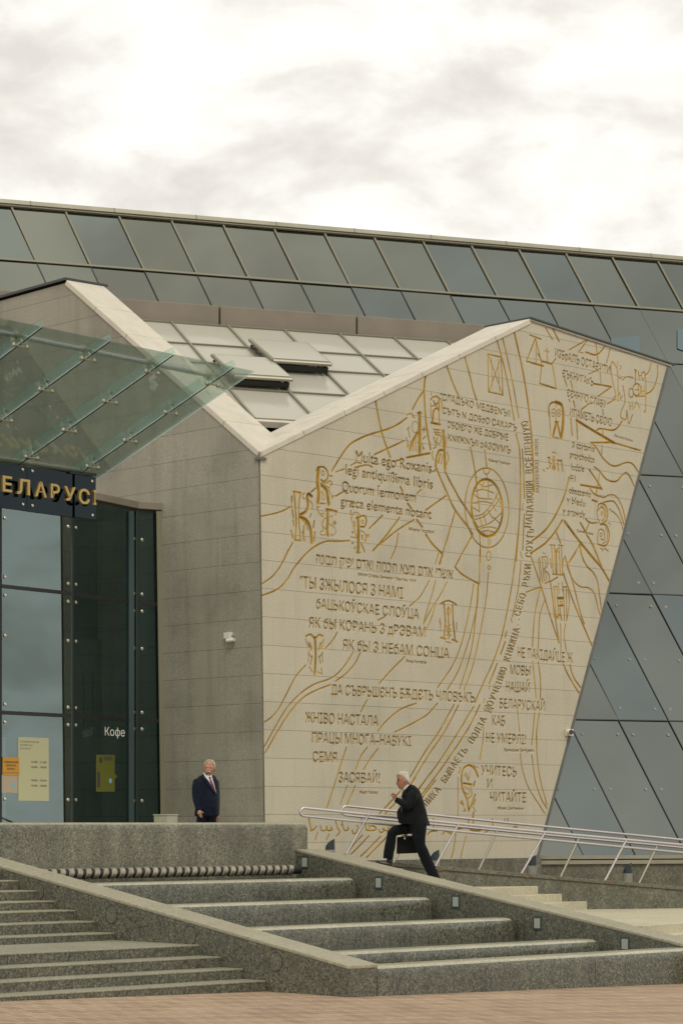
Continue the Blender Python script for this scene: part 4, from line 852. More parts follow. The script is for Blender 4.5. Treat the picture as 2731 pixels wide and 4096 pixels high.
# flank walls
def flank_z(m_): return -1.80+.1605*m_
def flank(u0, u1, mtop, mlow, label, zlow=-2.7, cham=0):
    t = thing('flank_wall', label, 'flank wall', tuple(A3((u0+u1)/2, 4, -2.2)), 'sloping granite flank walls of the fountain')
    m = MB(); m.prism([A3(u0, mlow, zlow), A3(u0, mlow, flank_z(mlow)-.05), A3(u0, mtop, flank_z(mtop)-.05), A3(u0, mtop, zlow)], E1*(u1-u0)); b = m.out('wall_body', M['flank'], t)
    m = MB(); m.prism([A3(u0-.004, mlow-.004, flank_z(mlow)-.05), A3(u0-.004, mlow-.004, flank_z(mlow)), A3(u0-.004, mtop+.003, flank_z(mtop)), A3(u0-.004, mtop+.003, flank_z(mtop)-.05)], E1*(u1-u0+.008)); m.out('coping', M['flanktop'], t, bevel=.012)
    return t
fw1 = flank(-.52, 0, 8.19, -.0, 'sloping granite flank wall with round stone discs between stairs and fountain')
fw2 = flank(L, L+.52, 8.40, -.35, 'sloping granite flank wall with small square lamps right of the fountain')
for x, y in ((155, 3567), (446, 3658), (761, 3742), (1103, 3847)):
    p = hit(x, y, A3(-.52, 0, 0), E1)
    m = MB(); m.disc(p+E1*.02, -E1, .118, .024, 28); o = m.out('cover_disc', M['disc'], fw1)
    m = MB(); q = [p-E1*.001+(EL*math.cos(a)+Z3*math.sin(a))*.123 for a in [2*math.pi*k/28 for k in range(29)]]; m.tube(q, .006, 6, False); m.out('disc_joint', M['gasket'], o)
for x, y in ((1220, 3449), (1515, 3531), (1823, 3607), (2149, 3693), (2499, 3776)):
    p = hit(x, y, A3(L, 0, 0), E1)
    s = .088
    m = MB(); m.box(p-EL*s-Z3*s*1.22+E1*.01, EL*2*s, Z3*2*s*1.22, -E1*.022); f_ = m.out('step_lamp', M['teal'], fw2, bevel=.004)
    m = MB(); m.box(p-EL*s*.66-Z3*s*.86+E1*.01, EL*2*s*.66, Z3*2*s*.86, -E1*.028); m.out('lamp_glass', M['frost'], f_)
# vertical joints on flank walls are thin dark slits
for fwx, u_, xs in ((fw1, -.52, (1058,)), (fw2, L, (2096,))):
    for x in xs:
        p = hit(x, 3800, A3(u_, 0, 0), E1); mm = (p-A0).dot(EL)
        m = MB(); m.box(A3(u_-.002, mm, -2.2), EL*.008, E1*.01, Z3*(2.2+flank_z(mm)-.05)); m.out('stone_joint', M['gasket'], fwx)

# stepped fountain
fount = thing('stepped_fountain', 'dry stepped granite fountain with rounded weirs between two flank walls', 'fountain', tuple(A3(3, 3, -2.2)))
def weir(mm, zt, zb, ua, ub, th=.42, rad=.13, endround=True, mat='weir', par=None, name='weir', rend=.16):
    prof = [(0, zb)]
    for k in range(7):
        a = math.pi/2*k/6; prof.append((rad-rad*math.cos(a), zt-rad+rad*math.sin(a)))
    for k in range(4):
        a = math.pi/2*k/3; prof.append((th-.03+.03*math.sin(a), zt-.03+.03*math.cos(a)))
    prof.append((th, zb))
    st = [(ua, 0)]
    if endround:
        st.append((ub-rend, 0))
        for k in range(1, 7): a = math.pi/2*k/6; st.append((ub-rend+rend*math.sin(a), rend*(1-math.cos(a))))
    else: st.append((ub, 0))
    ring = []
    for u, dr in st: ring.append([A3(u, mm+m_+(dr*.8 if m_ < th*.6 else 0), max(zb, z-dr*(1 if z > zb+.01 else 0))) for m_, z in prof])
    m = MB(); m.rings(ring)
    o = m.out(name, M[mat], par or fount); tint(o, .5)
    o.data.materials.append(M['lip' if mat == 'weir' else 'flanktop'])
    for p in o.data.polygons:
        if p.normal.z > .72: p.material_index = 1  # upward faces get the paler stone that paints the highlight
    return o
wl = [(1.62, -1.75, -2.05), (3.32, -1.475, -1.80), (5.08, -1.195, -1.52), (6.81, -.91, -1.24)]
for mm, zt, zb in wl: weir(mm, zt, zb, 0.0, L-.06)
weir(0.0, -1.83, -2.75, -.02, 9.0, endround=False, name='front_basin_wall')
lv = [(.4, 1.75, -1.98), (2.0, 3.4, -1.80), (3.7, 5.1, -1.52), (5.45, 6.9, -1.235), (7.2, 8.45, -.93)]
for a, b, z in lv:
    m = MB(); m.box(A3(0, a, z), E1*L, EL*(b-a), Z3*-.06); m.out('channel_floor', M['wet'], fount)
m = MB(); m.box(A3(0, 8.43, -2.2), E1*L, EL*.1, Z3*1.4); m.out('back_slab', M['dark'], fount)
for (mm, zt, zb), xs in zip([(0, -1.83, -2.3)]+wl, ((2380, 1940), (1830, 1250), (1100, 1640), (1330, 800), (564, 1040))):
    for x in xs:
        p = hit(x, 3700, A3(0, mm, 0), EL); u_ = (p-A0).dot(E1)
        m = MB(); m.box(A3(u_, mm-.002, zb), E1*.007, EL*.02, Z3*(zt-zb-.1)); m.out('stone_joint', M['gasket'], fount)
# parapet behind the fountain
par = thing('parapet_wall', 'low mottled granite parapet with rounded top in front of the standing man', 'parapet wall', tuple(A3(3, 8.5, -.7)))
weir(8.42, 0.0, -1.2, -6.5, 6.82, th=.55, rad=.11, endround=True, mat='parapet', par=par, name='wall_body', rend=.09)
for x in (310, 655, 955):
    p = hit(x, 3400, A3(0, 8.42, 0), EL); u_ = (p-A0).dot(E1)
    m = MB(); m.box(A3(u_, 8.418, -.9), E1*.005, EL*.02, Z3*.78); m.out('stone_joint', M['plinth'], par)
# ribbed pipe in the top channel
pipe = thing('ribbed_pipe', 'black ribbed pipe with worn metal rings lying in the top channel', 'pipe', tuple(A3(3, 7.72, -.9)))
m = MB(); m.tube([A3(.05, 8.15, -.80), A3(6.34, 8.15, -.80)], .068, 16); tint(m.out('pipe', M['pipedark'], pipe))
u = .75; k = 0
while u < 6.15:
    w_ = .10
    m = MB(); pr = [(-w_/2, .07), (-w_/2+.01, .088), (w_/2-.01, .088), (w_/2, .07)]
    m.rings([[A3(u+a+.018*math.sin(q), 8.15+r*math.cos(q), -.795+r*math.sin(q)) for q in [2*math.pi*j/20 for j in range(20)]] for a, r in pr], False)
    tint(m.out('ring', M['ringmetal'], pipe), .7); u += .172*(1-.055*u/6)*random.uniform(.99, 1.01)

# right-hand pale steps
rst_ = thing('pale_granite_steps', 'pale granite steps the walking man climbs beside the wheelchair ramp', 'steps', tuple(Q3(tn[4], -1.2, .6)))
zs = [CZ-.80, CZ-.985, CZ-1.129, CZ-1.271, CZ-1.41, CZ-1.555]
def slab_step(nose, z, name, drop=.15):
    a = Q3(nose, 0, 0)+NO*.15; b = isect(fl0-E1*.05, fld, Q3(nose, 0, 0), NO)
    m = MB(); back = -NP*(2.6 if nose == tn[3] else .9)
    p = [a, b, b+back, a+back]; p[2] = isect(fl0-E1*.05, fld, a+back, NO)
    for v in p: v.z = z
    m.prism(p, Z3*-drop); m.out(name, M['paleStep'], rst_, bevel=.006, seg=1)
for i in range(6): slab_step(tn[i+1], zs[i], 'step')
a = Q3(tn[6], 0, 0); zl = zs[5]-.0
# landing and the flight below it
lp = [Q3(tn[6]-.6, .12, zl), Q3(tn[6]+4.2, .12, zl)]
q0 = at(2585, 3702, 37.4); b0 = isect(fl0-E1*.05, fld, q0, NO); far = isect(Vector((lp[1].x, lp[1].y, 0)), H, q0, NO)
for i, dz in enumerate((0, .142, .284)):
    off = NP*(.32*i)
    pts = [Vector(b0)+off, Vector(far)+off, Vector(far)-NP*2.9, lp[0], isect(fl0-E1*.05, fld, lp[0], NO)]
    pts = [Vector((p.x, p.y, zl-dz-.001)) for p in pts]
    m = MB(); m.prism(pts, Z3*-.15); m.out('landing' if not i else 'step', M['paleStep'], rst_, bevel=.006, seg=1)

# wheelchair ramp
wramp = thing('wheelchair_ramp', 'sloping grey granite ramp with steel handrails in front of the carved wall', 'ramp', tuple(Q3(0, .8, .5)))
ta, tb = ramp_t(1237), ramp_t(3000); t1 = ramp_t(1560)
RW_ = 1.45
def ramp_part(name, w0, w1, top, bot, mat, bev=0):
    P = [Q3(t1-1.3, w0, PZ+top+.01), Q3(t1, w0, PZ+top+.01), Q3(tb, w0, rz(tb)+top)]
    Bt = [Q3(tb, w0, bot), Q3(t1-1.3, w0, bot)] if bot is not None else [Q3(tb, w0, rz(tb)+top-.065), Q3(t1, w0, PZ+top+.01-.065), Q3(t1-1.3, w0, PZ+top+.01-.065)]
    m = MB(); m.prism(P+Bt, NB*(w1-w0)); return m.out(name, mat, wramp, bevel=bev)
ramp_part('ramp_body', .0, RW_+.2, -.068, -1.2, M['plinth'])
ramp_part('edge_kerb', -.03, .22, .0, None, M['disc'], .008)
ramp_part('edge_kerb', RW_, RW_+.24, .0, None, M['disc'], .008)
for x in (1756, 2102, 2440):
    t = ramp_t(x); m = MB(); m.prism([Q3(t-.035, -.033, rz(t)-.012), Q3(t+.05, -.033, rz(t)-.016), Q3(t+.045, -.033, rz(t)-.05), Q3(t-.03, -.033, rz(t)-.045)], NB*.002); m.out('rust_stain', M['rust'], wramp)

# handrails
def rail(label, w, x_loop, ytop, ylow, posts, r=.024):
    t = thing('handrail', label, 'handrail', tuple(Q3(ramp_t(1800), w, rz(ramp_t(1800)))), 'steel handrails of the ramp')
    o_ = Q3(0, w, 0)
    def on(x, y): return hit(x, y, o_, NB)
    def line(tbl, x):
        for (xa, ya), (xb, yb) in zip(tbl, tbl[1:]):
            if x <= xb or (xb, yb) == tbl[-1]: return ya+(yb-ya)*(x-xa)/(xb-xa)
    xs = [x_loop+45, 1600, 2031, 2400, 2731, 2950]
    top = [on(x, line(ytop, x)) for x in xs]; low = [on(x, line(ylow, x)) for x in xs]
    c = (top[0]+low[0])/2; R_ = (top[0]-low[0])/2
    ax = H; rad = R_.length
    dirx = (c-on(x_loop, HY)).dot(H)
    arc = []
    for k in range(1, 12):
        a = math.pi*k/12; arc.append(c+R_*math.cos(a)-H*dirx*.0-H*rad*1.05*math.sin(a)*1.0)
    m = MB(); m.tube(top[::-1]+arc+low, r, 10); tint(m.out('rail', M['steel'], t))
    for (xa, ya), (xb, yb) in posts:
        a, b = on(xa, ya), on(xb, yb)
        m = MB(); m.tube([a-(b-a)*.03, b], r*.92, 10); tint(m.out('post', M['steel_dull' if w > 1 else 'steel'], t))
        m = MB(); m.disc(a-Z3*.015, Z3, .05, .016, 14); m.out('base_plate', M['steel_dull'], t)
    return t
rail('near steel handrail of the ramp with leaning posts, starting left of the other rail', .10, 1172,
     [(1181, 3228), (1585, 3270), (2031, 3315), (2731, 3380)], [(1181, 3261), (1585, 3301), (2031, 3344), (2731, 3411)],
     [((1386, 3414), (1478, 3252)), ((1742, 3462), (1836, 3290)), ((2085, 3493), (2181, 3325)), ((2418, 3522), (2505, 3356)), ((2748, 3552), (2835, 3386))])
rail('far steel handrail of the ramp behind the walking man, loop starting above the nearer rail', RW_+.12, 1340,
     [(1355, 3221), (1585, 3245), (2031, 3292), (2731, 3360)], [(1346, 3257), (1585, 3283), (2031, 3326), (2731, 3391)],
     [((1237, 3375), (1304, 3262)) if False else ((1572, 3453), (1640, 3330)), ((1913, 3482), (1990, 3318)), ((2240, 3510), (2314, 3352)), ((2553, 3536), (2625, 3386))])
# uplights along the ramp
for k, (x, y, lb) in enumerate(((1320, 3383, 'dark wedge uplight half hidden by the rounded end of the parapet'), (1738, 3426, 'dark wedge uplight beside the walking man\'s rear leg'), (2126, 3447, 'dark wedge uplight on grey stub below the slanted edge of the carved wall'), (2508, 3478, 'dark wedge uplight on grey stub before the plain granite plinth'))):
    p = hit(x, y, Q3(0, RW_+.42, 0), NB)
    t = thing('uplight', lb, 'uplight', tuple(p-Z3*.30), 'wedge shaped uplights along the ramp')
    zt = rz(ramp_t(x))
    m = MB(); n_ = 18; r_ = .088
    lo = [p+Vector((r_*math.cos(q), r_*math.sin(q), -.07)) for q in [2*math.pi*j/n_ for j in range(n_)]]
    hi = [p+Vector((r_*.93*math.cos(q), r_*.93*math.sin(q), .085+.045*math.cos(q)-.05*max(0, -math.cos(q))**2)) for q in [2*math.pi*j/n_ for j in range(n_)]]
    m.rings([lo, hi]); tint(m.out('housing', M['lampdk'], t))
    m = MB(); m.tube([p-Z3*.55, p-Z3*.072], r_*1.04, 18); tint(m.out('stub', M['grey'], t))

# ================================================================ glazed entrance
sp_ = hit(666, 3290, BOTC, SN); ent = thing('entrance_vestibule', 'dark glass entrance vestibule with bolted panes and black frames', 'entrance vestibule', (sp_.x-2, sp_.y, PZ))
def step_to(p, vx, x):                              # go from p along the direction of vanishing column vx until photo column x
    d = vdir(vx); k = (x-CX)/F; t = (k*p.y-p.x)/(d.x-k*d.y); return p+d*t
G0 = sp_.copy(); G0.z = 0
G1 = step_to(G0, 16500, 548); G2 = step_to(G1, 6480, 290); G3 = step_to(G2, 9080, 2); G4 = step_to(G3, 10500, -330)
zr_ = [PZ, CZ+1.966, CZ+4.225, CZ+6.02]
facets = [(G1, G0), (G2, G1), (G3, G2), (G4, G3)]
def outn(a, b): d = (b-a).normalized(); n_ = Vector((d.y, -d.x, 0)); return n_ if n_.y < 0 else -n_
for i, (a, b) in enumerate(facets):
    d = (b-a).normalized(); n_ = outn(a, b); l = (b-a).length
    for j in range(3):
        z0, z1 = zr_[j]+.02, zr_[j+1]-.02
        v = [a+d*.012, b-d*.012, b-d*.012, a+d*.012]
        vs = [Vector((p.x, p.y, z)) for p, z in zip(v, (z0, z0, z1, z1))]
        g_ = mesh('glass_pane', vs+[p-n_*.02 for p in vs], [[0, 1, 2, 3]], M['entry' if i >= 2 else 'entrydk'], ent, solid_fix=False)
    for j in range(1, 4):
        m = MB(); m.box(Vector((a.x, a.y, zr_[j]-.035))+n_*.004, d*l, -n_*.06, Z3*.07); m.out('transom', M['frame'], ent)
for p, w_, mat in ((G1, .05, 'frame'), (G2, .055, 'frame'), (G3, .055, 'frame')):
    m = MB(); m.box(Vector((p.x-w_/2, p.y-.012, PZ)), (w_, 0, 0), (0, .12, 0), Z3*(zr_[3]-PZ)); m.out('mullion', M[mat], ent)
    m = MB(); m.box(Vector((p.x-w_/2+.012, p.y-.020, PZ)), (.018, 0, 0), (0, .006, 0), Z3*(zr_[3]-PZ)); m.out('mullion_gasket', M['tealfin'], ent)
m = MB(); d = (G1-G0).normalized(); lean = SUP*(6.05-.0)
m.prism([Vector((G0.x, G0.y, PZ))+d*.11-Vector((0, .05, 0)), Vector((G0.x, G0.y, PZ))+d*.0-Vector((0, .05, 0)), Vector((G0.x, G0.y, PZ))-Vector((0, .05, 0))+SUP*(zr_[3]-PZ), Vector((G0.x, G0.y, PZ))+d*.11-Vector((0, .05, 0))+SUP*(zr_[3]-PZ)], (0, .2, 0)); m.out('end_frame', M['mullion'], ent)
# coping of the vestibule
pts = [G4, G3, G2, G1, G0+Vector((.06, -.02, 0))]
m = MB(); ring = []
for i, p in enumerate(pts):
    a = pts[max(i-1, 0)]; b = pts[min(i+1, 4)]; n_ = outn(a, b)
    ring.append([Vector((p.x, p.y, z))+n_*w for w, z in ((.05, zr_[3]+.02), (.05, zr_[3]+.16), (-1.2, zr_[3]+.17), (-1.2, zr_[3]+.02))])
m.rings(ring); m.out('roof_coping', M['parband'], ent, bevel=.012)
# bolts beside the mullions
for p, q, r_ in ((G1, G2, G0), (G2, G3, G1), (G3, G4, G2)):
    for sd, o2 in ((-1, q), (1, r_)):
        d = (o2-p).normalized(); n_ = outn(p, o2) if o2 is not q else outn(q, p)
        for z in (CZ+.42, CZ+1.80, CZ+2.12, CZ+3.35, CZ+4.07, CZ+4.40, CZ+5.45):
            m = MB(); m.disc(Vector((p.x, p.y, z))+d*.115+n_*.003, n_, .034, .012, 14, .012); tint(m.out('bolt', M['bolt'], ent))
# inside
room = [G4, G3, G2, G1, G0]
bk = [G0+EL*.3+Vector((-.4, 2.0, 0)), G4+Vector((-.2, 3.4, 0))]
fl = [Vector((p.x, p.y+.02, PZ+.01)) for p in room]+[Vector((p.x, p.y, PZ+.01)) for p in bk]
m = MB(); m.prism(fl, Z3*.02); m.out('lobby_floor', M['roomfloor'], ent)
fl = [Vector((p.x, p.y+.06, zr_[3]-.02)) for p in room]+[Vector((p.x, p.y, zr_[3]-.02)) for p in bk]
m = MB(); m.prism(fl, Z3*.03); m.out('lobby_ceiling', M['room'], ent)
m = MB(); a, b = bk; m.prism([Vector((a.x, a.y, PZ)), Vector((b.x, b.y, PZ)), Vector((b.x, b.y, zr_[3])), Vector((a.x, a.y, zr_[3]))], (0, .1, 0)); m.out('lobby_wall', M['room'], ent)
m = MB(); c = at(380, HY, 47.3); m.box(Vector((c.x-.62, c.y, PZ)), (.75, 0, 0), (0, .08, 0), Z3*4.2); m.out('lobby_panel', M['roombrown'], ent)
c = at(520, HY, 47.4); m = MB(); m.box(Vector((c.x-.08, c.y, PZ)), (.16, 0, 0), (0, .02, 0), Z3*(zr_[3]-PZ-.05)); m.out('glass_fin', M['tealfin'], ent)
c = at(120, HY, 46.6); m = MB(); m.box(Vector((c.x-.95, c.y, PZ)), (.5, 0, 0), (0, .05, 0), Z3*2.3); m.out('lobby_partition', M['lobbylight'], ent)
c = at(596, HY, 48.2); m = MB(); m.box(Vector((c.x-.2, c.y-.2, CZ+3.42)), (.36, 0, 0), (0, .02, 0), Z3*.72); m.out('lobby_partition', M['lobbylight'], ent)
# lettering inside: a cafe sign
def inner_sign():
    t = thing('cafe_sign', 'white lettered cafe sign hanging in the dark lobby behind the glass', 'cafe sign', tuple(at(455, 2925, 46.4)))
    a = at(421, 2942, 46.4); b = at(494, 2946, 46.4); r_ = (b-a)
    flat_text('Кофе', a, r_, Z3, .165, r_.length*1.08, M['whitetext'], 'lettering', t, (0, -1, 0), .004, -.01)
    m = MB(); m.tube([a+Z3*.2, a+Z3*1.2], .004, 6); m.tube([b+Z3*.2, b+Z3*1.2], .004, 6); m.out('hanger', M['black'], t)
inner_sign()
# papers on the glass
def sheet(name, label, cat, corners, plane_a, plane_b, off, mat, th=.004, group=None):
    n_ = outn(plane_a, plane_b)
    P = [hit(x, y, plane_a+n_*off, n_) for x, y in corners]
    c = sum(P, Vector())/4
    t = thing(name, label, cat, tuple(c), group)
    m = MB(); m.prism(P, -n_*th); m.out('sheet', M[mat], t)
    return t, P, n_
def rows_text(t, P, n_, lines, mat):
    a, b, c, d = P                                   # bottom-left, bottom-right, top-right, top-left
    R_ = (b-a); U_ = (d-a); w, h = R_.length, U_.length
    for s_, fx, fy, fw, fh, m_ in lines:
        flat_text(s_, a+R_*fx+U_*fy+n_*.001, R_, U_, fh*h, fw*w, M[m_ or mat], 'printing', t, n_, .002)
t, P, n_ = sheet('notice', 'orange square name plate with three black lines on the entrance glass', 'notice', [(11, 3100), (79, 3101), (78, 3030), (12, 3028)], G3, G2, .012, 'ochre')
rows_text(t, P, n_, [('НАЦЫЯНАЛЬНАЯ', .10, .68, .80, .10, None), ('БІБЛІЯТЭКА', .22, .49, .56, .10, None), ('БЕЛАРУСІ', .27, .30, .46, .10, None)], 'ink')
m = MB(); m.box(P[0]+(P[3]-P[0])*.12+n_*.001, P[1]-P[0], n_*.002, (P[3]-P[0])*.015); m.out('printing', M['ink'], t)
t, P, n_ = sheet('notice', 'tall cream opening-hours notice on the entrance glass', 'notice', [(75, 3202), (197, 3204), (196, 2952), (74, 2948)], G3, G2, .006, 'cream')
rows_text(t, P, n_, [('НАЦЫЯНАЛЬНАЯ', .07, .92, .60, .026, None), ('БІБЛІЯТЭКА', .07, .865, .40, .026, None), ('БЕЛАРУСІ', .07, .81, .34, .026, None), ('10:00 - 21:00', .42, .60, .50, .032, 'ink'), ('10:00 - 18:00', .42, .52, .50, .032, 'ink'), ('10:00 - 20:00', .42, .31, .50, .032, 'ink'), ('10:00 - 18:00', .42, .225, .50, .032, 'ink')], 'inkfaint')
t, P, n_ = sheet('notice', 'small beige notice with pale blue sticker below the orange name plate', 'notice', [(8, 3170), (72, 3172), (72, 3104), (9, 3102)], G3, G2, .006, 'beige')
c = P[0]+(P[1]-P[0])*.74+(P[3]-P[0])*.48; m = MB(); m.disc(c+n_*.001, n_, .045, .002, 20); m.out('sticker', M['paleblue'], t)
t, P, n_ = sheet('poster', 'yellow poster with arrow edge behind the dark entrance pane', 'poster', [(386, 3166), (460, 3167), (460, 3020), (386, 3019)], G2, G1, .006, 'olive')
R_ = P[1]-P[0]; U_ = P[3]-P[0]
m = MB(); m.prism([P[1]+U_*.35, P[1]+U_*.5+R_*0, P[1]+U_*.42+R_*.14], -n_*.004); m.out('arrow', M['olive'], t)
m = MB(); m.box(P[0]+R_*.06+U_*.11+n_*.001, R_*.14, n_*.002, U_*.43); m.out('printing', M['ink'], t)
c = P[0]+R_*.24+U_*.80; m = MB(); m.disc(c+n_*.001, n_, .030, .002, 16); m.box(c-R_*.08+n_*.001, R_*.16, n_*.002, U_*.14); m.out('printing', M['ink'], t)
for k, f in enumerate((.86, .90, .94)): 
    m = MB(); m.box(P[0]+R_*.42+U_*f+n_*.001, R_*.44, n_*.002, U_*.022); m.out('printing', M['ink'], t)
c = P[0]+R_*.76+U_*.30; m = MB(); m.disc(c+n_*.001, n_, .05, .002, 20); m.out('sticker', M['paleblue'], t)
# stone block beside the glass
p = at(668, HY, 44.2); t = thing('stone_block', 'pale squat stone block standing by the end of the entrance glass', 'stone block', (p.x, p.y, PZ))
m = MB(); fz = frame(Vector((p.x, p.y, PZ)), E1, EL)
for a in (0,): m.prism([Vector((p.x, p.y, PZ))+E1*x+EL*y for x, y in ((-.12, -.15), (.13, -.15), (.13, .22), (-.12, .22))], Z3*.82)
m.out('block_body', M['paleblock'], t, bevel=.01)
m = MB(); m.prism([Vector((p.x, p.y, PZ+.822))+E1*x+EL*y for x, y in ((-.13, -.16), (.14, -.16), (.14, .23), (-.13, .23))], Z3*.025); m.out('block_top', M['paleblock'], t, bevel=.006)

# ================================================================ sign over the entrance
SG = at(300, 1895, 44.0); DS = vdir(9600.0); OS = Vector((DS.y, -DS.x, 0))
def on_sign(x, y, off=0.0): return hit(x, y, SG+OS*off, OS)
sign = thing('entrance_sign', 'dark glass name board with gilt Cyrillic capitals hung below the canopy', 'sign', tuple(SG))
def board(xa, xb, yat, ybt, yab, ybb, off, mat='signglass'):
    P = [on_sign(xa, yab, off), on_sign(xb, ybb, off), on_sign(xb, ybt, off), on_sign(xa, yat, off)]
    m = MB(); m.prism(P, -OS*.03); m.out('board_panel', M[mat], sign, bevel=.004, seg=1)
board(-260, 109, 1806, 1865, 1996, 2045, 0.0); board(111, 299, 1866, 1891, 2046, 2071, 0.0); board(301, 385, 1897, 1909, 2068, 2080, .035)
m = MB(); a, b = on_sign(282, 1893, .05), on_sign(387, 1904, .05); m.prism([a, b, b+Z3*.045, a+Z3*.045], -OS*.12); m.out('hanger_bar', M['frame'], sign)
for x, y in ((91, 1878), (130, 1884), (92, 2017), (130, 2022), (368, 1925), (370, 2061)):
    m = MB(); m.disc(on_sign(x, y, .002 if x < 300 else .037), OS, .028, .012, 14, .01); tint(m.out('bolt', M['bolt'], sign))
LET = [('Е', 5, 42, 1964, 1904), ('Л', 63, 114, 1974, 1915), ('А', 134, 181, 1984, 1926), ('Р', 197, 233, 1990, 1936), ('У', 251, 296, 2000, 1946), ('С', 309, 353, 2012, 1955), ('І', 368, 379, 2018, 1962)]
for ch, xa, xb, yb_, yt in LET:
    a = on_sign(xa, yb_, .13); b = on_sign(xb, yb_+ (xb-xa)*.12, .13); u_ = on_sign(xa, yt, .13)
    flat_text(ch, a, DS, Z3, (u_-a).length, (b-a).length, M['brass'], 'letter', sign, OS, .05, .02)

# ================================================================ glass canopy
slope = .395
CU = (OS+Z3*slope).normalized(); CN = DS.cross(CU).normalized(); CN = CN if CN.z > 0 else -CN
canopy = thing('glass_canopy', 'greenish glass canopy on glass fins rising outward over the entrance', 'canopy', tuple(SG))
def cst(x, y): q = hit(x, y, SG, CN)-SG; return q.dot(DS), q.dot(CU)
def C3_(s, t, w=0.0): return SG+DS*s+CU*t+CN*w
sm_ = [cst(134, 1314), cst(424, 1376), cst(696, 1428), cst(947, 1473)]
ss = [0.5*(cst(x, y)[0]+cst(x2, y2)[0]) for (x, y), (x2, y2) in (((947, 1473), (300, 1900)), ((696, 1428), (76, 1851)))]
sD, sC = ss; dS_ = sD-sC
seams = [sD-dS_*k for k in range(0, 5)]
tout = cst(947, 1473)[1]; tin = -.25
sfree = cst(1016, 1490)[0]
edges = [sfree]+seams
for a, b in zip(edges[1:], edges[:-1]):
    m = MB(); m.prism([C3_(a+.008, tin, 0), C3_(b-.008, tin, 0), C3_(b-.008, tout, 0), C3_(a+.008, tout, 0)], CN*.018); m.out('canopy_panel', M['canopy'], canopy)
for k, s in enumerate(seams):
    m = MB(); m.prism([C3_(s-.012, tin+.1, .022), C3_(s-.012, tout+.05, .022), C3_(s-.012, tout+.03, .125), C3_(s-.012, tout-.3, .17), C3_(s-.012, tout-1.4, .23), C3_(s-.012, tin+.1, .22)], DS*.024); m.out('glass_fin', M['fin'], canopy)
    m = MB(); m.prism([C3_(s-.020, tin+.1, -.006), C3_(s+.012, tin+.1, -.006), C3_(s+.012, tout, -.006), C3_(s-.020, tout, -.006)], CN*.004); m.out('seam_seal', M['gasket'], canopy)
    for t_ in (.35, 1.35, 2.4, 3.45):
        if t_ > tout: continue
        m = MB()
        m.tube([C3_(s-.14, t_, -.03), C3_(s+.14, t_, -.03)], .016, 8)
        m.disc(C3_(s-.14, t_, -.055), CN, .036, .05, 12); m.disc(C3_(s+.14, t_, -.055), CN, .036, .05, 12)
        m.tube([C3_(s, t_+.05, -.03), C3_(s, t_+.05, .12)], .014, 8)
        m.disc(C3_(s-.03, t_+.07, .12), DS, .03, .06, 10)
        tint(m.out('clamp', M['steel_dull'], canopy), .6)
pa, pb = cst(74, 1364+8), cst(845, 1512+8)
tp = tout-.55
m = MB(); m.tube([C3_(edges[-1], tp, .15), C3_(sD+.02, tp, .15)], .042, 14); tint(m.out('tie_pipe', M['steel'], canopy))
for s in seams:
    m = MB(); m.disc(C3_(s-.07, tp, .15), DS, .075, .05, 14); m.box(C3_(s-.05, tp-.05, .05), DS*.03, CU*.1, CN*.1); m.out('pipe_bracket', M['steel_dull'], canopy)
m = MB(); m.tube([C3_(edges[-1], .02, .06), C3_(sD, .02, .06)], .05, 12); tint(m.out('wall_rail', M['steel_dull'], canopy))

# ================================================================ cameras on the walls
pc = hit(922, 2543, BOTC, SN); t = thing('security_camera', 'white security camera below its junction box on the shaded granite wall', 'security camera', tuple(pc))
nw = SN; hx = -EL
m = MB(); m.box(pc-hx*.09-Z3*.055+nw*.002, hx*.17, Z3*.115, nw*.09); m.out('junction_box', M['white'], t, bevel=.006)
m = MB(); q = pc+hx*.12-Z3*.085; m.tube([q+nw*.0, q+nw*.07], .03, 10); m.tube([q+nw*.07+hx*.06, q+nw*.12-hx*.09-Z3*.01], [.036, .036], 12); tint(m.out('camera_body', M['white'], t))
m = MB(); q2 = q+nw*.12-hx*.09-Z3*.01; m.ball(q2+hx*.01, .03, .03, .03); tint(m.out('lens', M['lens'], t))
m = MB(); m.tube([pc+hx*.08-Z3*.0+nw*.04, pc+hx*.13-Z3*.01+nw*.05, q+nw*.02], .007, 6); m.out('cable', M['black'], t)
pr = hit(2268, 2930, W0, NR); t = thing('security_camera', 'black eyed security camera in white box at the slanted edge of the carved wall', 'security camera', tuple(pr))
m = MB(); m.box(pr-E1*.085-Z3*.07+NR*.002, E1*.20, Z3*.14, NR*.07); m.out('mount_box', M['white'], t, bevel=.008)
m = MB(); q = pr-E1*.05+NR*.07; m.tube([q, q+NR*.10-E1*.03], .05, 16); tint(m.out('camera_body', M['white'], t))
m = MB(); m.disc(q+NR*.098-E1*.03, (NR-E1*.3).normalized(), .053, .01, 20); m.out('lens', M['lens'], t)
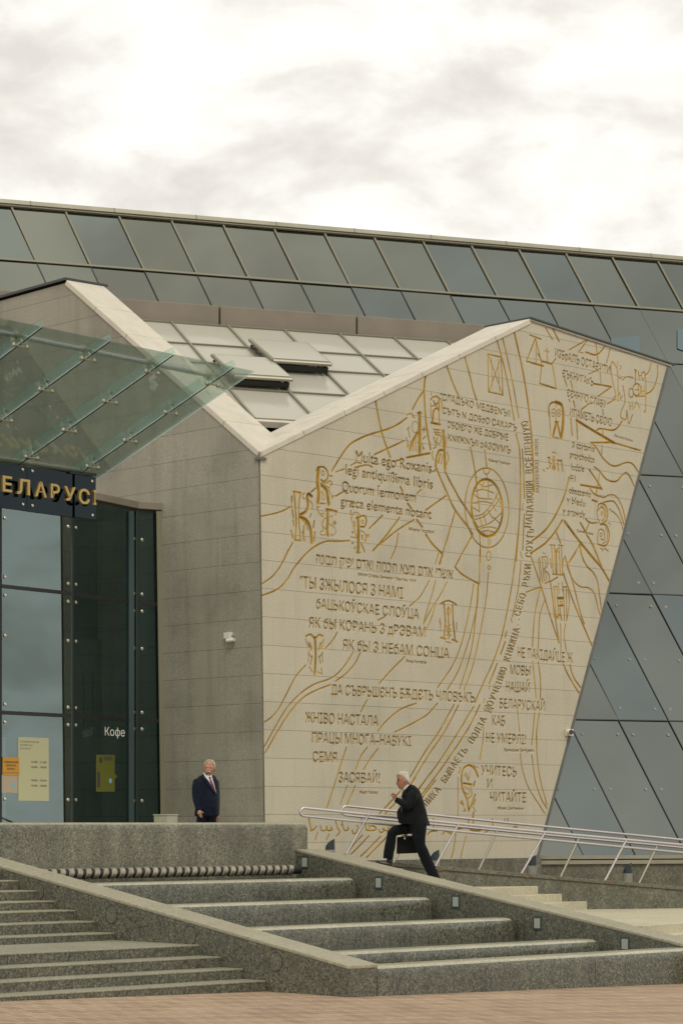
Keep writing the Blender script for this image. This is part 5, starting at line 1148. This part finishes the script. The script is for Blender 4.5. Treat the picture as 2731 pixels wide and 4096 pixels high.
# ================================================================ people
def lobes(mb, secs, n=16, pw=2.4):
    """stack of rounded sections: (centre, half vector across, half vector deep)"""
    ring = []
    for c, a, b in secs:
        r = []
        for k in range(n):
            q = 2*math.pi*k/n; x, y = math.cos(q), math.sin(q)
            x = math.copysign(abs(x)**(2/pw), x); y = math.copysign(abs(y)**(2/pw), y)
            r.append(c+a*x+b*y)
        ring.append(r)
    mb.rings(ring)
def soft(o, lv=1):
    me = o.data; me.polygons.foreach_set('use_smooth', [True]*len(me.polygons))
    if lv: md = o.modifiers.new('round', 'SUBSURF'); md.levels = lv; md.render_levels = lv
    return o
def fuse(mb, name, mat, parent, vox):
    """one continuous skin out of overlapping shapes"""
    o = mb.out(name, mat, parent)
    md = o.modifiers.new('skin', 'REMESH'); md.mode = 'VOXEL'; md.voxel_size = vox; md.use_smooth_shade = True
    s = o.modifiers.new('relax', 'SMOOTH'); s.factor = .5; s.iterations = 3
    return o
YV = Vector((0, 1, 0)); XV = Vector((1, 0, 0))
class Fig:
    def __init__(s, crop, Z): s.x0, s.y0, s.k = crop; s.Z = Z
    def p(s, x, y, d=0.0): q = at(s.x0+x/s.k, s.y0+y/s.k, s.Z); return q+YV*d
    def m(s, v): return v/s.k*s.Z/F                 # crop pixels to metres
    def tube(s, mb, pts, n=14):                     # (x, y, d, r across in crop px, r deep in m)
        P = [s.p(a[0], a[1], a[2]) for a in pts]; sec = []
        for i, a in enumerate(pts):
            t = (P[min(i+1, len(P)-1)]-P[max(i-1, 0)]).normalized(); ac = Vector((t.z, 0, -t.x))
            ac = ac.normalized() if ac.length > 1e-3 else XV
            de = t.cross(ac).normalized()
            r = s.m(a[3]); sec.append((P[i], ac*r, de*(a[4] if len(a) > 4 else r)))
        lobes(mb, sec, n, 2.1)
    def rows(s, mb, rows, n=18, pw=2.3):            # (y, x left, x right, depth half, d centre)
        lobes(mb, [(s.p((a[1]+a[2])/2, a[0], a[4] if len(a) > 4 else 0), XV*s.m((a[2]-a[1])/2), YV*a[3]) for a in rows], n, pw)
def finger(f, mb, pts, r): f.tube(mb, [(x, y, d, r*(1-.12*i), f.m(r*(1-.12*i))) for i, (x, y, d) in enumerate(pts)], 8)

# ---- the man walking up the steps
f = Fig((1450, 3050, 4.48), 42.7)
w = thing('person', 'white haired man in dark suit striding up the steps with a briefcase', 'person', tuple(f.p(800, 1830)))
b = MB()
f.rows(b, [(166, 700, 775, .035), (185, 650, 812, .058), (230, 612, 832, .073), (290, 610, 842, .079), (330, 622, 846, .080), (372, 622, 842, .076), (410, 632, 828, .069), (445, 645, 805, .060), (472, 668, 785, .046)], 18, 2.1)
f.tube(b, [(612, 352, 0, 12, .010), (600, 378, 0, 15, .015), (622, 392, 0, 14, .018)], 8)            # nose
f.tube(b, [(640, 408, 0, 14, .02), (630, 418, 0, 12, .024), (640, 432, 0, 12, .024)], 8)                   # lips
f.tube(b, [(655, 452, 0, 20, .03), (664, 466, 0, 16, .03)], 8)                                             # chin
f.tube(b, [(618, 322, 0, 10, .05), (622, 330, 0, 10, .05)], 8)
b.ball(f.p(752, 335, -.082), .016, .014, .030)                                                             # ear
f.tube(b, [(770, 400, 0, 70, .058), (790, 470, 0, 66, .056), (850, 540, 0, 70, .06)])
f.rows(b, [(520, 810, 930, .10), (700, 780, 990, .12), (900, 740, 1030, .11), (1050, 780, 1060, .10), (1120, 880, 1040, .08)], 16)
f.tube(b, [(900, 1150, .1, 70), (720, 1190, .1, 60), (540, 1240, .1, 50), (520, 1400, .1, 45), (470, 1700, .1, 34)])
f.tube(b, [(1020, 1150, -.09, 80), (1030, 1320, -.09, 70), (1050, 1520, -.09, 50), (1130, 1700, -.09, 45), (1330, 2150, -.09, 34)])
f.tube(b, [(910, 580, -.19, 40), (805, 745, -.24, 36), (700, 710, -.2, 34), (590, 660, -.16, 30)])
f.tube(b, [(900, 580, .18, 38), (890, 850, .24, 36), (830, 1100, .26, 34), (790, 1250, .26, 26)])
# raised fist: palm, four folded fingers, thumb
f.tube(b, [(596, 655, -.16, 30, .024), (572, 620, -.16, 40, .034), (556, 590, -.16, 42, .036), (548, 562, -.16, 30, .030)])
for k, (dx, dd) in enumerate(((0, -.035), (0, -.012), (2, .012), (6, .032))):
    finger(f, b, [(560+dx, 552+k*3, -.16+dd), (528+dx, 556+k*4, -.16+dd), (508+dx, 580+k*4, -.16+dd), (522+dx, 606+k*3, -.16+dd), (545, 606+k*3, -.16+dd)], 15-k)
finger(f, b, [(592, 610, -.19), (578, 570, -.205), (552, 556, -.205)], 14)
# the hand on the briefcase handle
f.tube(b, [(795, 1240, .26, 26, .02), (782, 1275, .26, 30, .03), (778, 1300, .26, 26, .03)])
for k in range(4): finger(f, b, [(790, 1285+k*2, .22+k*.024), (765, 1300, .22+k*.024), (755, 1318, .22+k*.024), (772, 1326, .22+k*.024)], 12)
finger(f, b, [(800, 1270, .22), (790, 1305, .205), (780, 1322, .21)], 12)
body = fuse(b, 'body', M['skinR'], w, .0075)
# hair
b = MB(); f.rows(b, [(156, 690, 780, .04), (168, 645, 808, .062), (197, 614, 826, .077), (226, 608, 836, .082), (244, 672, 841, .085), (290, 712, 846, .087), (330, 778, 847, .086), (362, 796, 844, .078), (384, 808, 840, .058)], 18, 2.1)
for k in range(26):
    x = random.uniform(610, 830); y = 205-45*math.sin((x-600)/250*math.pi)+random.uniform(0, 20)
    f.tube(b, [(x, y+8, random.uniform(-.06, .06), 15), (x+random.uniform(-16, 26), y-2, random.uniform(-.05, .05), 7)], 7)
f.tube(b, [(640, 205, -.03, 28), (612, 222, -.03, 16), (602, 238, -.03, 8)], 8)
soft(b.out('hair', M['hair'], w))
b = MB(); b.ball(f.p(632, 322, -.052), .010, .02, .0045); b.tube([f.p(618, 306, -.045), f.p(655, 300, -.068)], .005, 6); soft(b.out('eyebrow', M['brow'], w), 0)
b = MB(); b.tube([f.p(628, 420, -.030), f.p(655, 424, -.055)], .0035, 6); soft(b.out('mouth', M['brow'], w), 0)
# shirt, tie
b = MB(); f.tube(b, [(722, 505, 0, 34, .07), (775, 460, 0, 60, .075), (835, 385, 0, 36, .072)]); f.tube(b, [(735, 520, 0, 46, .07), (712, 640, 0, 46, .08), (672, 800, 0, 40, .09), (690, 1000, 0, 40, .08)]); soft(b.out('shirt', M['shirt'], w))
b = MB(); f.tube(b, [(735, 498, -.055, 26, .035), (730, 540, -.075, 24, .03), (715, 620, -.085, 28, .03), (694, 760, -.11, 22, .03), (700, 900, -.13, 20, .03), (714, 1030, -.13, 16, .02)]); soft(b.out('tie', M['tieP'], w))
# jacket: trunk, near sleeve, far sleeve, hem flare
b = MB()
lobes(b, [(f.p(838, 425), (f.p(872, 372)-f.p(795, 478))*.36, YV*.085), (f.p(860, 465), (f.p(930, 410)-f.p(775, 520))*.47, YV*.15), (f.p(880, 540), (f.p(1000, 478)-f.p(742, 598))*.5, YV*.205), (f.p(890, 640), (f.p(1062, 600)-f.p(712, 680))*.5, YV*.215),
          (f.p(885, 760), (f.p(1105, 745)-f.p(665, 775))*.5, YV*.205), (f.p(878, 880), (f.p(1145, 880)-f.p(612, 880))*.5, YV*.195), (f.p(890, 980), (f.p(1170, 985)-f.p(616, 975))*.5, YV*.20), (f.p(915, 1060), (f.p(1190, 1080)-f.p(630, 1050))*.5, YV*.205), (f.p(930, 1115), (f.p(1200, 1140)-f.p(640, 1098))*.5, YV*.20)], 20, 2.3)
f.tube(b, [(930, 530, -.17, 70, .06), (905, 600, -.21, 84, .075), (850, 720, -.255, 84, .07), (800, 775, -.265, 78, .065), (730, 745, -.25, 66, .06), (660, 705, -.21, 56, .052), (592, 665, -.175, 52, .046)])
f.tube(b, [(920, 530, .17, 70, .06), (900, 700, .22, 80, .07), (895, 860, .24, 76, .065), (850, 1050, .26, 62, .055), (800, 1220, .26, 46, .045)])
jk = fuse(b, 'jacket', M['char'], w, .012)
b = MB(); f.tube(b, [(700, 640, -.12, 12, .012), (735, 560, -.135, 26, .012), (800, 470, -.13, 26, .012), (862, 385, -.08, 14, .02)], 8); soft(b.out('lapel', M['char'], w))
b = MB(); f.tube(b, [(600, 672, -.175, 40, .040), (588, 660, -.172, 40, .040)]); b.out('cuff', M['shirt'], w, True)
# trousers
b = MB()
f.tube(b, [(960, 1110, .08, 130, .14), (880, 1160, .1, 120, .12), (720, 1195, .11, 100, .10), (570, 1225, .11, 92, .09), (525, 1270, .11, 88, .088), (512, 1380, .11, 92, .088), (492, 1500, .11, 98, .088), (470, 1610, .11, 95, .085), (455, 1728, .11, 92, .08)])
f.tube(b, [(985, 1100, -.06, 165, .15), (1000, 1220, -.09, 140, .12), (1005, 1350, -.10, 118, .105), (1030, 1480, -.10, 92, .095), (1075, 1600, -.10, 100, .09), (1150, 1780, -.10, 100, .085), (1240, 1960, -.10, 96, .08), (1330, 2160, -.10, 86, .075)])
tr = fuse(b, 'trousers', M['trous'], w, .012)
b = MB(); f.tube(b, [(540, 1840, .11, 34, .036), (440, 1822, .11, 46, .045), (340, 1800, .11, 34, .046), (232, 1768, .11, 15, .03)]); f.tube(b, [(485, 1700, .11, 60, .045), (482, 1830, .11, 66, .045)]); soft(b.out('shoe', M['shoe'], w))
b = MB(); f.tube(b, [(1400, 2210, -.1, 30, .036), (1320, 2222, -.1, 34, .046), (1200, 2232, -.1, 20, .045)]); f.tube(b, [(1335, 2140, -.1, 60, .045), (1345, 2215, -.1, 56, .045)]); soft(b.out('shoe', M['shoe'], w))
# briefcase
t = thing('briefcase', 'black leather briefcase in the striding man\'s lowered hand', 'briefcase', tuple(f.p(800, 1640, .26)))
b = MB(); P = [f.p(622, 1345, .20), f.p(985, 1310, .20), f.p(1000, 1625, .20), f.p(610, 1640, .20)]; b.prism(P, YV*.12); b.out('case_body', M['bag'], t, bevel=.012)
b = MB(); P = [f.p(618, 1338, .193), f.p(988, 1303, .193), f.p(990, 1420, .193), f.p(616, 1452, .193)]; b.prism(P, YV*.004); b.out('flap', M['bag'], t, bevel=.001, seg=1)
b = MB(); b.tube([f.p(705, 1338, .26), f.p(712, 1318, .26), f.p(745, 1308, .26), f.p(790, 1303, .26), f.p(818, 1310, .26), f.p(825, 1328, .26)], .008, 8); b.out('handle', M['bag'], t, True)
b = MB(); b.prism([f.p(742, 1350, .19), f.p(770, 1347, .19), f.p(772, 1372, .19), f.p(744, 1375, .19)], YV*.003); b.out('clasp', M['bolt'], t)

# ---- the man standing on the terrace
f = Fig((700, 2980, 5.227), 41.6)
w = thing('person', 'white moustached man in navy suit and crimson tie standing behind the parapet', 'person', tuple(f.p(650, 1610)[:2])+(PZ,))
b = MB()
f.rows(b, [(318, 690, 770, .04), (335, 655, 800, .065), (372, 626, 825, .085), (420, 616, 838, .094), (480, 610, 842, .097), (520, 612, 832, .096), (560, 618, 812, .09), (600, 634, 792, .08), (640, 660, 768, .062), (660, 685, 745, .045)], 18, 2.15)
f.tube(b, [(696, 470, -.088, 12, .012), (690, 505, -.104, 16, .014), (686, 532, -.118, 20, .016), (690, 545, -.100, 16, .012)], 8)       # nose
f.tube(b, [(660, 522, -.075, 26, .02), (664, 535, -.074, 22, .02)], 8); f.tube(b, [(752, 522, -.08, 28, .02), (750, 538, -.078, 24, .02)], 8)
f.tube(b, [(640, 462, -.078, 14, .012), (690, 458, -.094, 14, .012), (750, 462, -.088, 14, .012)], 8)                                   # brow ridge
f.tube(b, [(690, 622, -.07, 28, .02), (695, 640, -.066, 24, .02)], 8)
b.ball(f.p(838, 505, -.005), .012, .018, .032); b.ball(f.p(611, 500, .0), .008, .016, .028)
f.tube(b, [(720, 600, .02, 85, .07), (710, 680, .03, 90, .075), (690, 760, .03, 100, .08)])
f.rows(b, [(760, 540, 810, .08), (1000, 540, 840, .10), (1300, 520, 860, .10), (1480, 470, 860, .11)], 16)
f.tube(b, [(560, 1450, -.02, 75), (550, 1800, -.02, 66), (545, 2250, -.02, 45), (545, 2360, -.02, 40)]); f.tube(b, [(760, 1450, .03, 75), (765, 1800, .03, 66), (770, 2250, .03, 45), (770, 2360, .03, 40)])
f.tube(b, [(480, 800, -.03, 40), (450, 1050, -.09, 40), (505, 1330, -.17, 36), (520, 1385, -.18, 34)])
f.tube(b, [(850, 800, .07, 34), (872, 1100, .12, 34), (882, 1400, .11, 30), (885, 1480, .10, 34)])
# hand: palm, thumb off its side, four fingers of unequal length, slightly curled
f.tube(b, [(520, 1375, -.18, 36, .022), (524, 1410, -.185, 44, .024), (535, 1450, -.19, 44, .022)])
finger(f, b, [(548, 1390, -.19), (580, 1395, -.20), (606, 1418, -.205), (612, 1432, -.205)], 15)
for k, (x0, y0, x1, y1, x2, y2) in enumerate(((562, 1450, 584, 1488, 586, 1520), (545, 1458, 568, 1502, 572, 1530), (525, 1458, 545, 1500, 555, 1526), (508, 1445, 522, 1482, 532, 1508))):
    finger(f, b, [(x0, y0, -.195+k*.012), ((x0+x1)/2, (y0+y1)/2, -.20+k*.012), (x1, y1, -.198+k*.012), (x2, y2, -.185+k*.012)], 14-k*.6)
f.tube(b, [(885, 1470, .10, 40, .022), (880, 1540, .08, 42, .022)])
for k in range(4): finger(f, b, [(860+k*14, 1535, .06+k*.015), (858+k*13, 1580, .05+k*.015), (862+k*11, 1605, .06+k*.015)], 12)
finger(f, b, [(858, 1500, .07), (845, 1540, .05)], 12)
fuse(b, 'body', M['skinL'], w, .0075)
b = MB()
f.rows(b, [(304, 685, 770, .045, .02), (320, 645, 808, .072, .03), (350, 618, 832, .09, .035), (400, 606, 846, .10, .042), (460, 604, 852, .10, .048), (500, 608, 848, .092, .055), (540, 630, 820, .07, .06)], 18, 2.1)
f.tube(b, [(818, 362, -.03, 18, .03), (834, 420, -.025, 20, .035), (838, 470, -.015, 16, .03), (828, 498, -.015, 10, .02)], 10)
f.tube(b, [(632, 352, -.03, 14, .03), (618, 400, -.02, 12, .03), (610, 460, -.01, 9, .025)], 10)
f.tube(b, [(650, 338, -.035, 16, .03), (705, 314, -.03, 16, .03), (770, 322, -.03, 18, .03), (812, 352, -.03, 16, .03)], 10)
soft(b.out('hair', M['hair'], w))
b = MB(); f.tube(b, [(652, 575, -.090, 7, .010), (668, 556, -.102, 12, .012), (692, 552, -.110, 12, .013), (722, 554, -.106, 13, .012), (742, 566, -.098, 12, .012), (756, 582, -.088, 6, .010)], 10); soft(b.out('moustache', M['hair'], w))
b = MB(); 
for x in (660, 742): b.tube([f.p(x-20, 482, -.088), f.p(x, 478, -.0985), f.p(x+22, 484, -.09)], .0042, 6)
soft(b.out('eye', M['brow'], w), 0)
b = MB()
for x, d in ((656, -.094), (744, -.098)): b.tube([f.p(x-26, 462, d+.008), f.p(x, 455, d), f.p(x+26, 460, d+.008)], .004, 6)
soft(b.out('eyebrow', M['hair'], w), 0)
b = MB(); b.tube([f.p(672, 584, -.094), f.p(700, 588, -.1), f.p(732, 585, -.092)], .0042, 6); soft(b.out('mouth', M['brow'], w), 0)
# jacket
b = MB()
SEC = [(580, 575, 640, .03, .045), (640, 520, 830, .10, .03), (690, 460, 868, .135, .02), (760, 405, 892, .16, .01), (860, 395, 903, .172, 0), (1000, 420, 915, .185, -.01), (1150, 440, 925, .195, -.015), (1300, 430, 926, .19, -.01), (1400, 415, 922, .18, 0), (1490, 402, 918, .172, 0)]
f.rows(b, SEC[1:], 20, 2.5)
f.tube(b, [(620, 610, .05, 60, .09), (700, 640, .04, 110, .11), (640, 700, .03, 160, .12)])
f.tube(b, [(455, 740, -.01, 70, .075), (430, 860, -.05, 72, .078), (425, 1010, -.085, 66, .072), (440, 1150, -.12, 60, .066), (480, 1280, -.155, 56, .058), (512, 1375, -.175, 48, .048)])
f.tube(b, [(862, 750, .05, 50, .075), (872, 900, .09, 55, .075), (885, 1100, .12, 50, .065), (885, 1300, .12, 44, .058), (885, 1470, .10, 40, .05)])
fuse(b, 'jacket', M['navy'], w, .012)
def surf(x, y, lift):
    for a, c in zip(SEC[1:], SEC[2:]):
        if a[0] <= y <= c[0]:
            t = (y-a[0])/(c[0]-a[0]); xl, xr, dp, dc = [a[i]+(c[i]-a[i])*t for i in (1, 2, 3, 4)]
            break
    else: xl, xr, dp, dc = SEC[1][1:5]
    q = min(.97, abs((x-(xl+xr)/2)/((xr-xl)/2))); return f.p(x, y, dc-dp*(1-q**2.5)**(1/2.5)-lift)
def patch(rows_, lift, name, mat, th=.012):
    m = MB(); vs = []; nn = 7
    for y, xa, xb in rows_:
        for k in range(nn): vs.append(surf(xa+(xb-xa)*k/(nn-1), y, lift))
    R_ = len(rows_); fs = [[i*nn+k, i*nn+k+1, (i+1)*nn+k+1, (i+1)*nn+k] for i in range(R_-1) for k in range(nn-1)]
    o = mesh(name, vs, fs, M[mat], w, solid_fix=False); md = o.modifiers.new('thick', 'SOLIDIFY'); md.thickness = th; md.offset = 0
    return soft(o, 0)
patch([(645, 615, 770), (690, 655, 782), (740, 702, 800), (800, 738, 822), (880, 785, 843), (960, 838, 862), (1005, 860, 868)], .012, 'shirt', 'shirt')
patch([(672, 712, 752), (700, 722, 760), (715, 732, 762), (760, 738, 782), (820, 760, 808), (900, 796, 836), (960, 830, 856), (992, 848, 860)], .022, 'tie', 'tieR', .014)
b = MB(); f.tube(b, [(606, 582, -.03, 12, .04), (630, 625, -.06, 20, .04), (670, 672, -.10, 26, .025), (700, 690, -.11, 16, .015)], 10); f.tube(b, [(770, 640, -.045, 14, .04), (768, 670, -.09, 18, .025), (745, 690, -.115, 12, .015)], 10); soft(b.out('collar', M['shirt'], w))
patch([(650, 575, 606), (700, 598, 662), (760, 636, 705), (840, 690, 756), (920, 756, 806), (1000, 822, 862)], .018, 'lapel', 'navy')
patch([(660, 786, 812), (720, 802, 842), (780, 822, 862), (860, 846, 874), (940, 864, 882)], .018, 'lapel', 'navy')
b = MB(); b.ball(f.p(812, 698, -.135), .006, .004, .006); b.out('lapel_pin', M['brass'], w, True)
b = MB()
for x, y in ((868, 1110), (872, 1230)): 
    q = surf(x, y, .016); b.ball(q, .009, .005, .009)
b.out('button', M['black'], w, True)
# trousers and shoes
b = MB()
f.tube(b, [(600, 1440, -.01, 130, .15), (560, 1600, -.02, 115, .12), (555, 1850, -.02, 100, .105), (552, 2150, -.02, 85, .09), (550, 2390, -.03, 78, .085)])
f.tube(b, [(740, 1440, .02, 130, .15), (755, 1600, .03, 112, .12), (765, 1850, .03, 98, .105), (768, 2150, .03, 85, .09), (770, 2390, .02, 78, .085)])
fuse(b, 'trousers', M['navy'], w, .013)
zb = f.y0
for x, d in ((550, -.03), (770, .02)):
    q = f.p(x, 2400, d); b = MB(); b.ball(Vector((q.x+.05, q.y-.07, PZ+.045)), .055, .15, .05); soft(b.out('shoe', M['shoe'], w))

# ================================================================ sky, sun, camera
W = bpy.data.worlds.new('World'); SC.world = W; W.use_nodes = True
nt = W.node_tree; nt.nodes.clear()
SUN = Vector((.166, -.886, 1.0)).normalized()
el = math.asin(SUN.z); az = math.atan2(SUN.x, SUN.y)
sky = N(nt, 'ShaderNodeTexSky', sky_type='NISHITA'); sky.sun_disc = False; sky.sun_elevation = el; sky.sun_rotation = az; sky.air_density = 1.2; sky.dust_density = 2.5
bg1 = N(nt, 'ShaderNodeBackground', {'Color': sky.outputs[0], 'Strength': .10})
tc = N(nt, 'ShaderNodeTexCoord').outputs['Generated']
mp = N(nt, 'ShaderNodeMapping', {'Vector': tc, 'Scale': (1.0, 1.0, 1.9), 'Location': (.31, .12, .05)})
n1 = N(nt, 'ShaderNodeTexNoise', {'Vector': mp.outputs[0], 'Scale': 14.0, 'Detail': 6.0, 'Roughness': .5, 'Distortion': .3})
n2 = N(nt, 'ShaderNodeTexNoise', {'Vector': mp.outputs[0], 'Scale': 2.2, 'Detail': 4.0, 'Roughness': .5})
n3 = N(nt, 'ShaderNodeTexNoise', {'Vector': mp.outputs[0], 'Scale': 48.0, 'Detail': 5.0, 'Roughness': .6})
s1 = N(nt, 'ShaderNodeMath', {0: n1.outputs[0], 1: .84}, operation='MULTIPLY'); s2 = N(nt, 'ShaderNodeMath', {0: n3.outputs[0], 1: .16}, operation='MULTIPLY')
s3 = N(nt, 'ShaderNodeMath', {0: s1.outputs[0], 1: s2.outputs[0]}, operation='ADD')
cc = ramp(nt, s3.outputs[0], [(.38, (.80, .765, .71)), (.455, (.90, .87, .81)), (.515, (1.01, .985, .925)), (.60, (1.12, 1.095, 1.035))])
bg2 = N(nt, 'ShaderNodeBackground', {'Color': cc, 'Strength': 1.0})
gap = ramp(nt, n2.outputs[0], [(.20, (.6,)*3), (.34, (1, 1, 1))])
gp2 = ramp(nt, s3.outputs[0], [(.20, (.4,)*3), (.27, (1, 1, 1))])
gm_ = mix(nt, 1.0, gap, gp2, 'MULTIPLY')
# added, unseen break in the cloud, placed to darken and blue the podium's reflections
dt = N(nt, 'ShaderNodeVectorMath', {0: tc, 1: Vector((.60, -.36, .66)).normalized()}, operation='DOT_PRODUCT')
ad = N(nt, 'ShaderNodeMath', {0: n2.outputs[0], 1: .10}, operation='MULTIPLY'); a2 = N(nt, 'ShaderNodeMath', {0: dt.outputs['Value'], 1: ad.outputs[0]}, operation='ADD')
mr = N(nt, 'ShaderNodeMapRange', {'Value': a2.outputs[0], 'From Min': .975, 'From Max': 1.06, 'To Min': 1.0, 'To Max': .35}); mr.clamp = True
gm_ = mix(nt, 1.0, gm_, mr.outputs[0], 'MULTIPLY')
mx = N(nt, 'ShaderNodeMixShader', {0: gm_, 1: bg1.outputs[0], 2: bg2.outputs[0]})
out = nt.nodes.new('ShaderNodeOutputWorld'); nt.links.new(mx.outputs[0], out.inputs[0])
sl = bpy.data.lights.new('sun', 'SUN'); sl.energy = 1.5; sl.angle = math.radians(14); sl.color = (1, .95, .82)
so = bpy.data.objects.new('sun', sl); COL.objects.link(so); so.rotation_euler = (-SUN).to_track_quat('-Z', 'Y').to_euler(); so.location = (30, -20, 40)
cd = bpy.data.cameras.new('camera'); cam = bpy.data.objects.new('camera', cd); COL.objects.link(cam)
cam.location = EYE; cam.rotation_euler = (math.pi/2, 0, 0)
cd.sensor_fit = 'AUTO'; cd.sensor_width = 36.0; cd.lens = F/4096*36; cd.shift_y = (HY-2048)/4096; cd.clip_end = 2000; cd.clip_start = .5
SC.camera = cam
vs_ = SC.view_settings; vs_.view_transform = 'Standard'; vs_.look = 'None'; vs_.exposure = 0; vs_.gamma = 1; vs_.use_curve_mapping = False
SC.render.resolution_x, SC.render.resolution_y = 682, 1024
SC.cycles.max_bounces = 8; SC.cycles.transparent_max_bounces = 16
SC.cycles.use_denoising = True
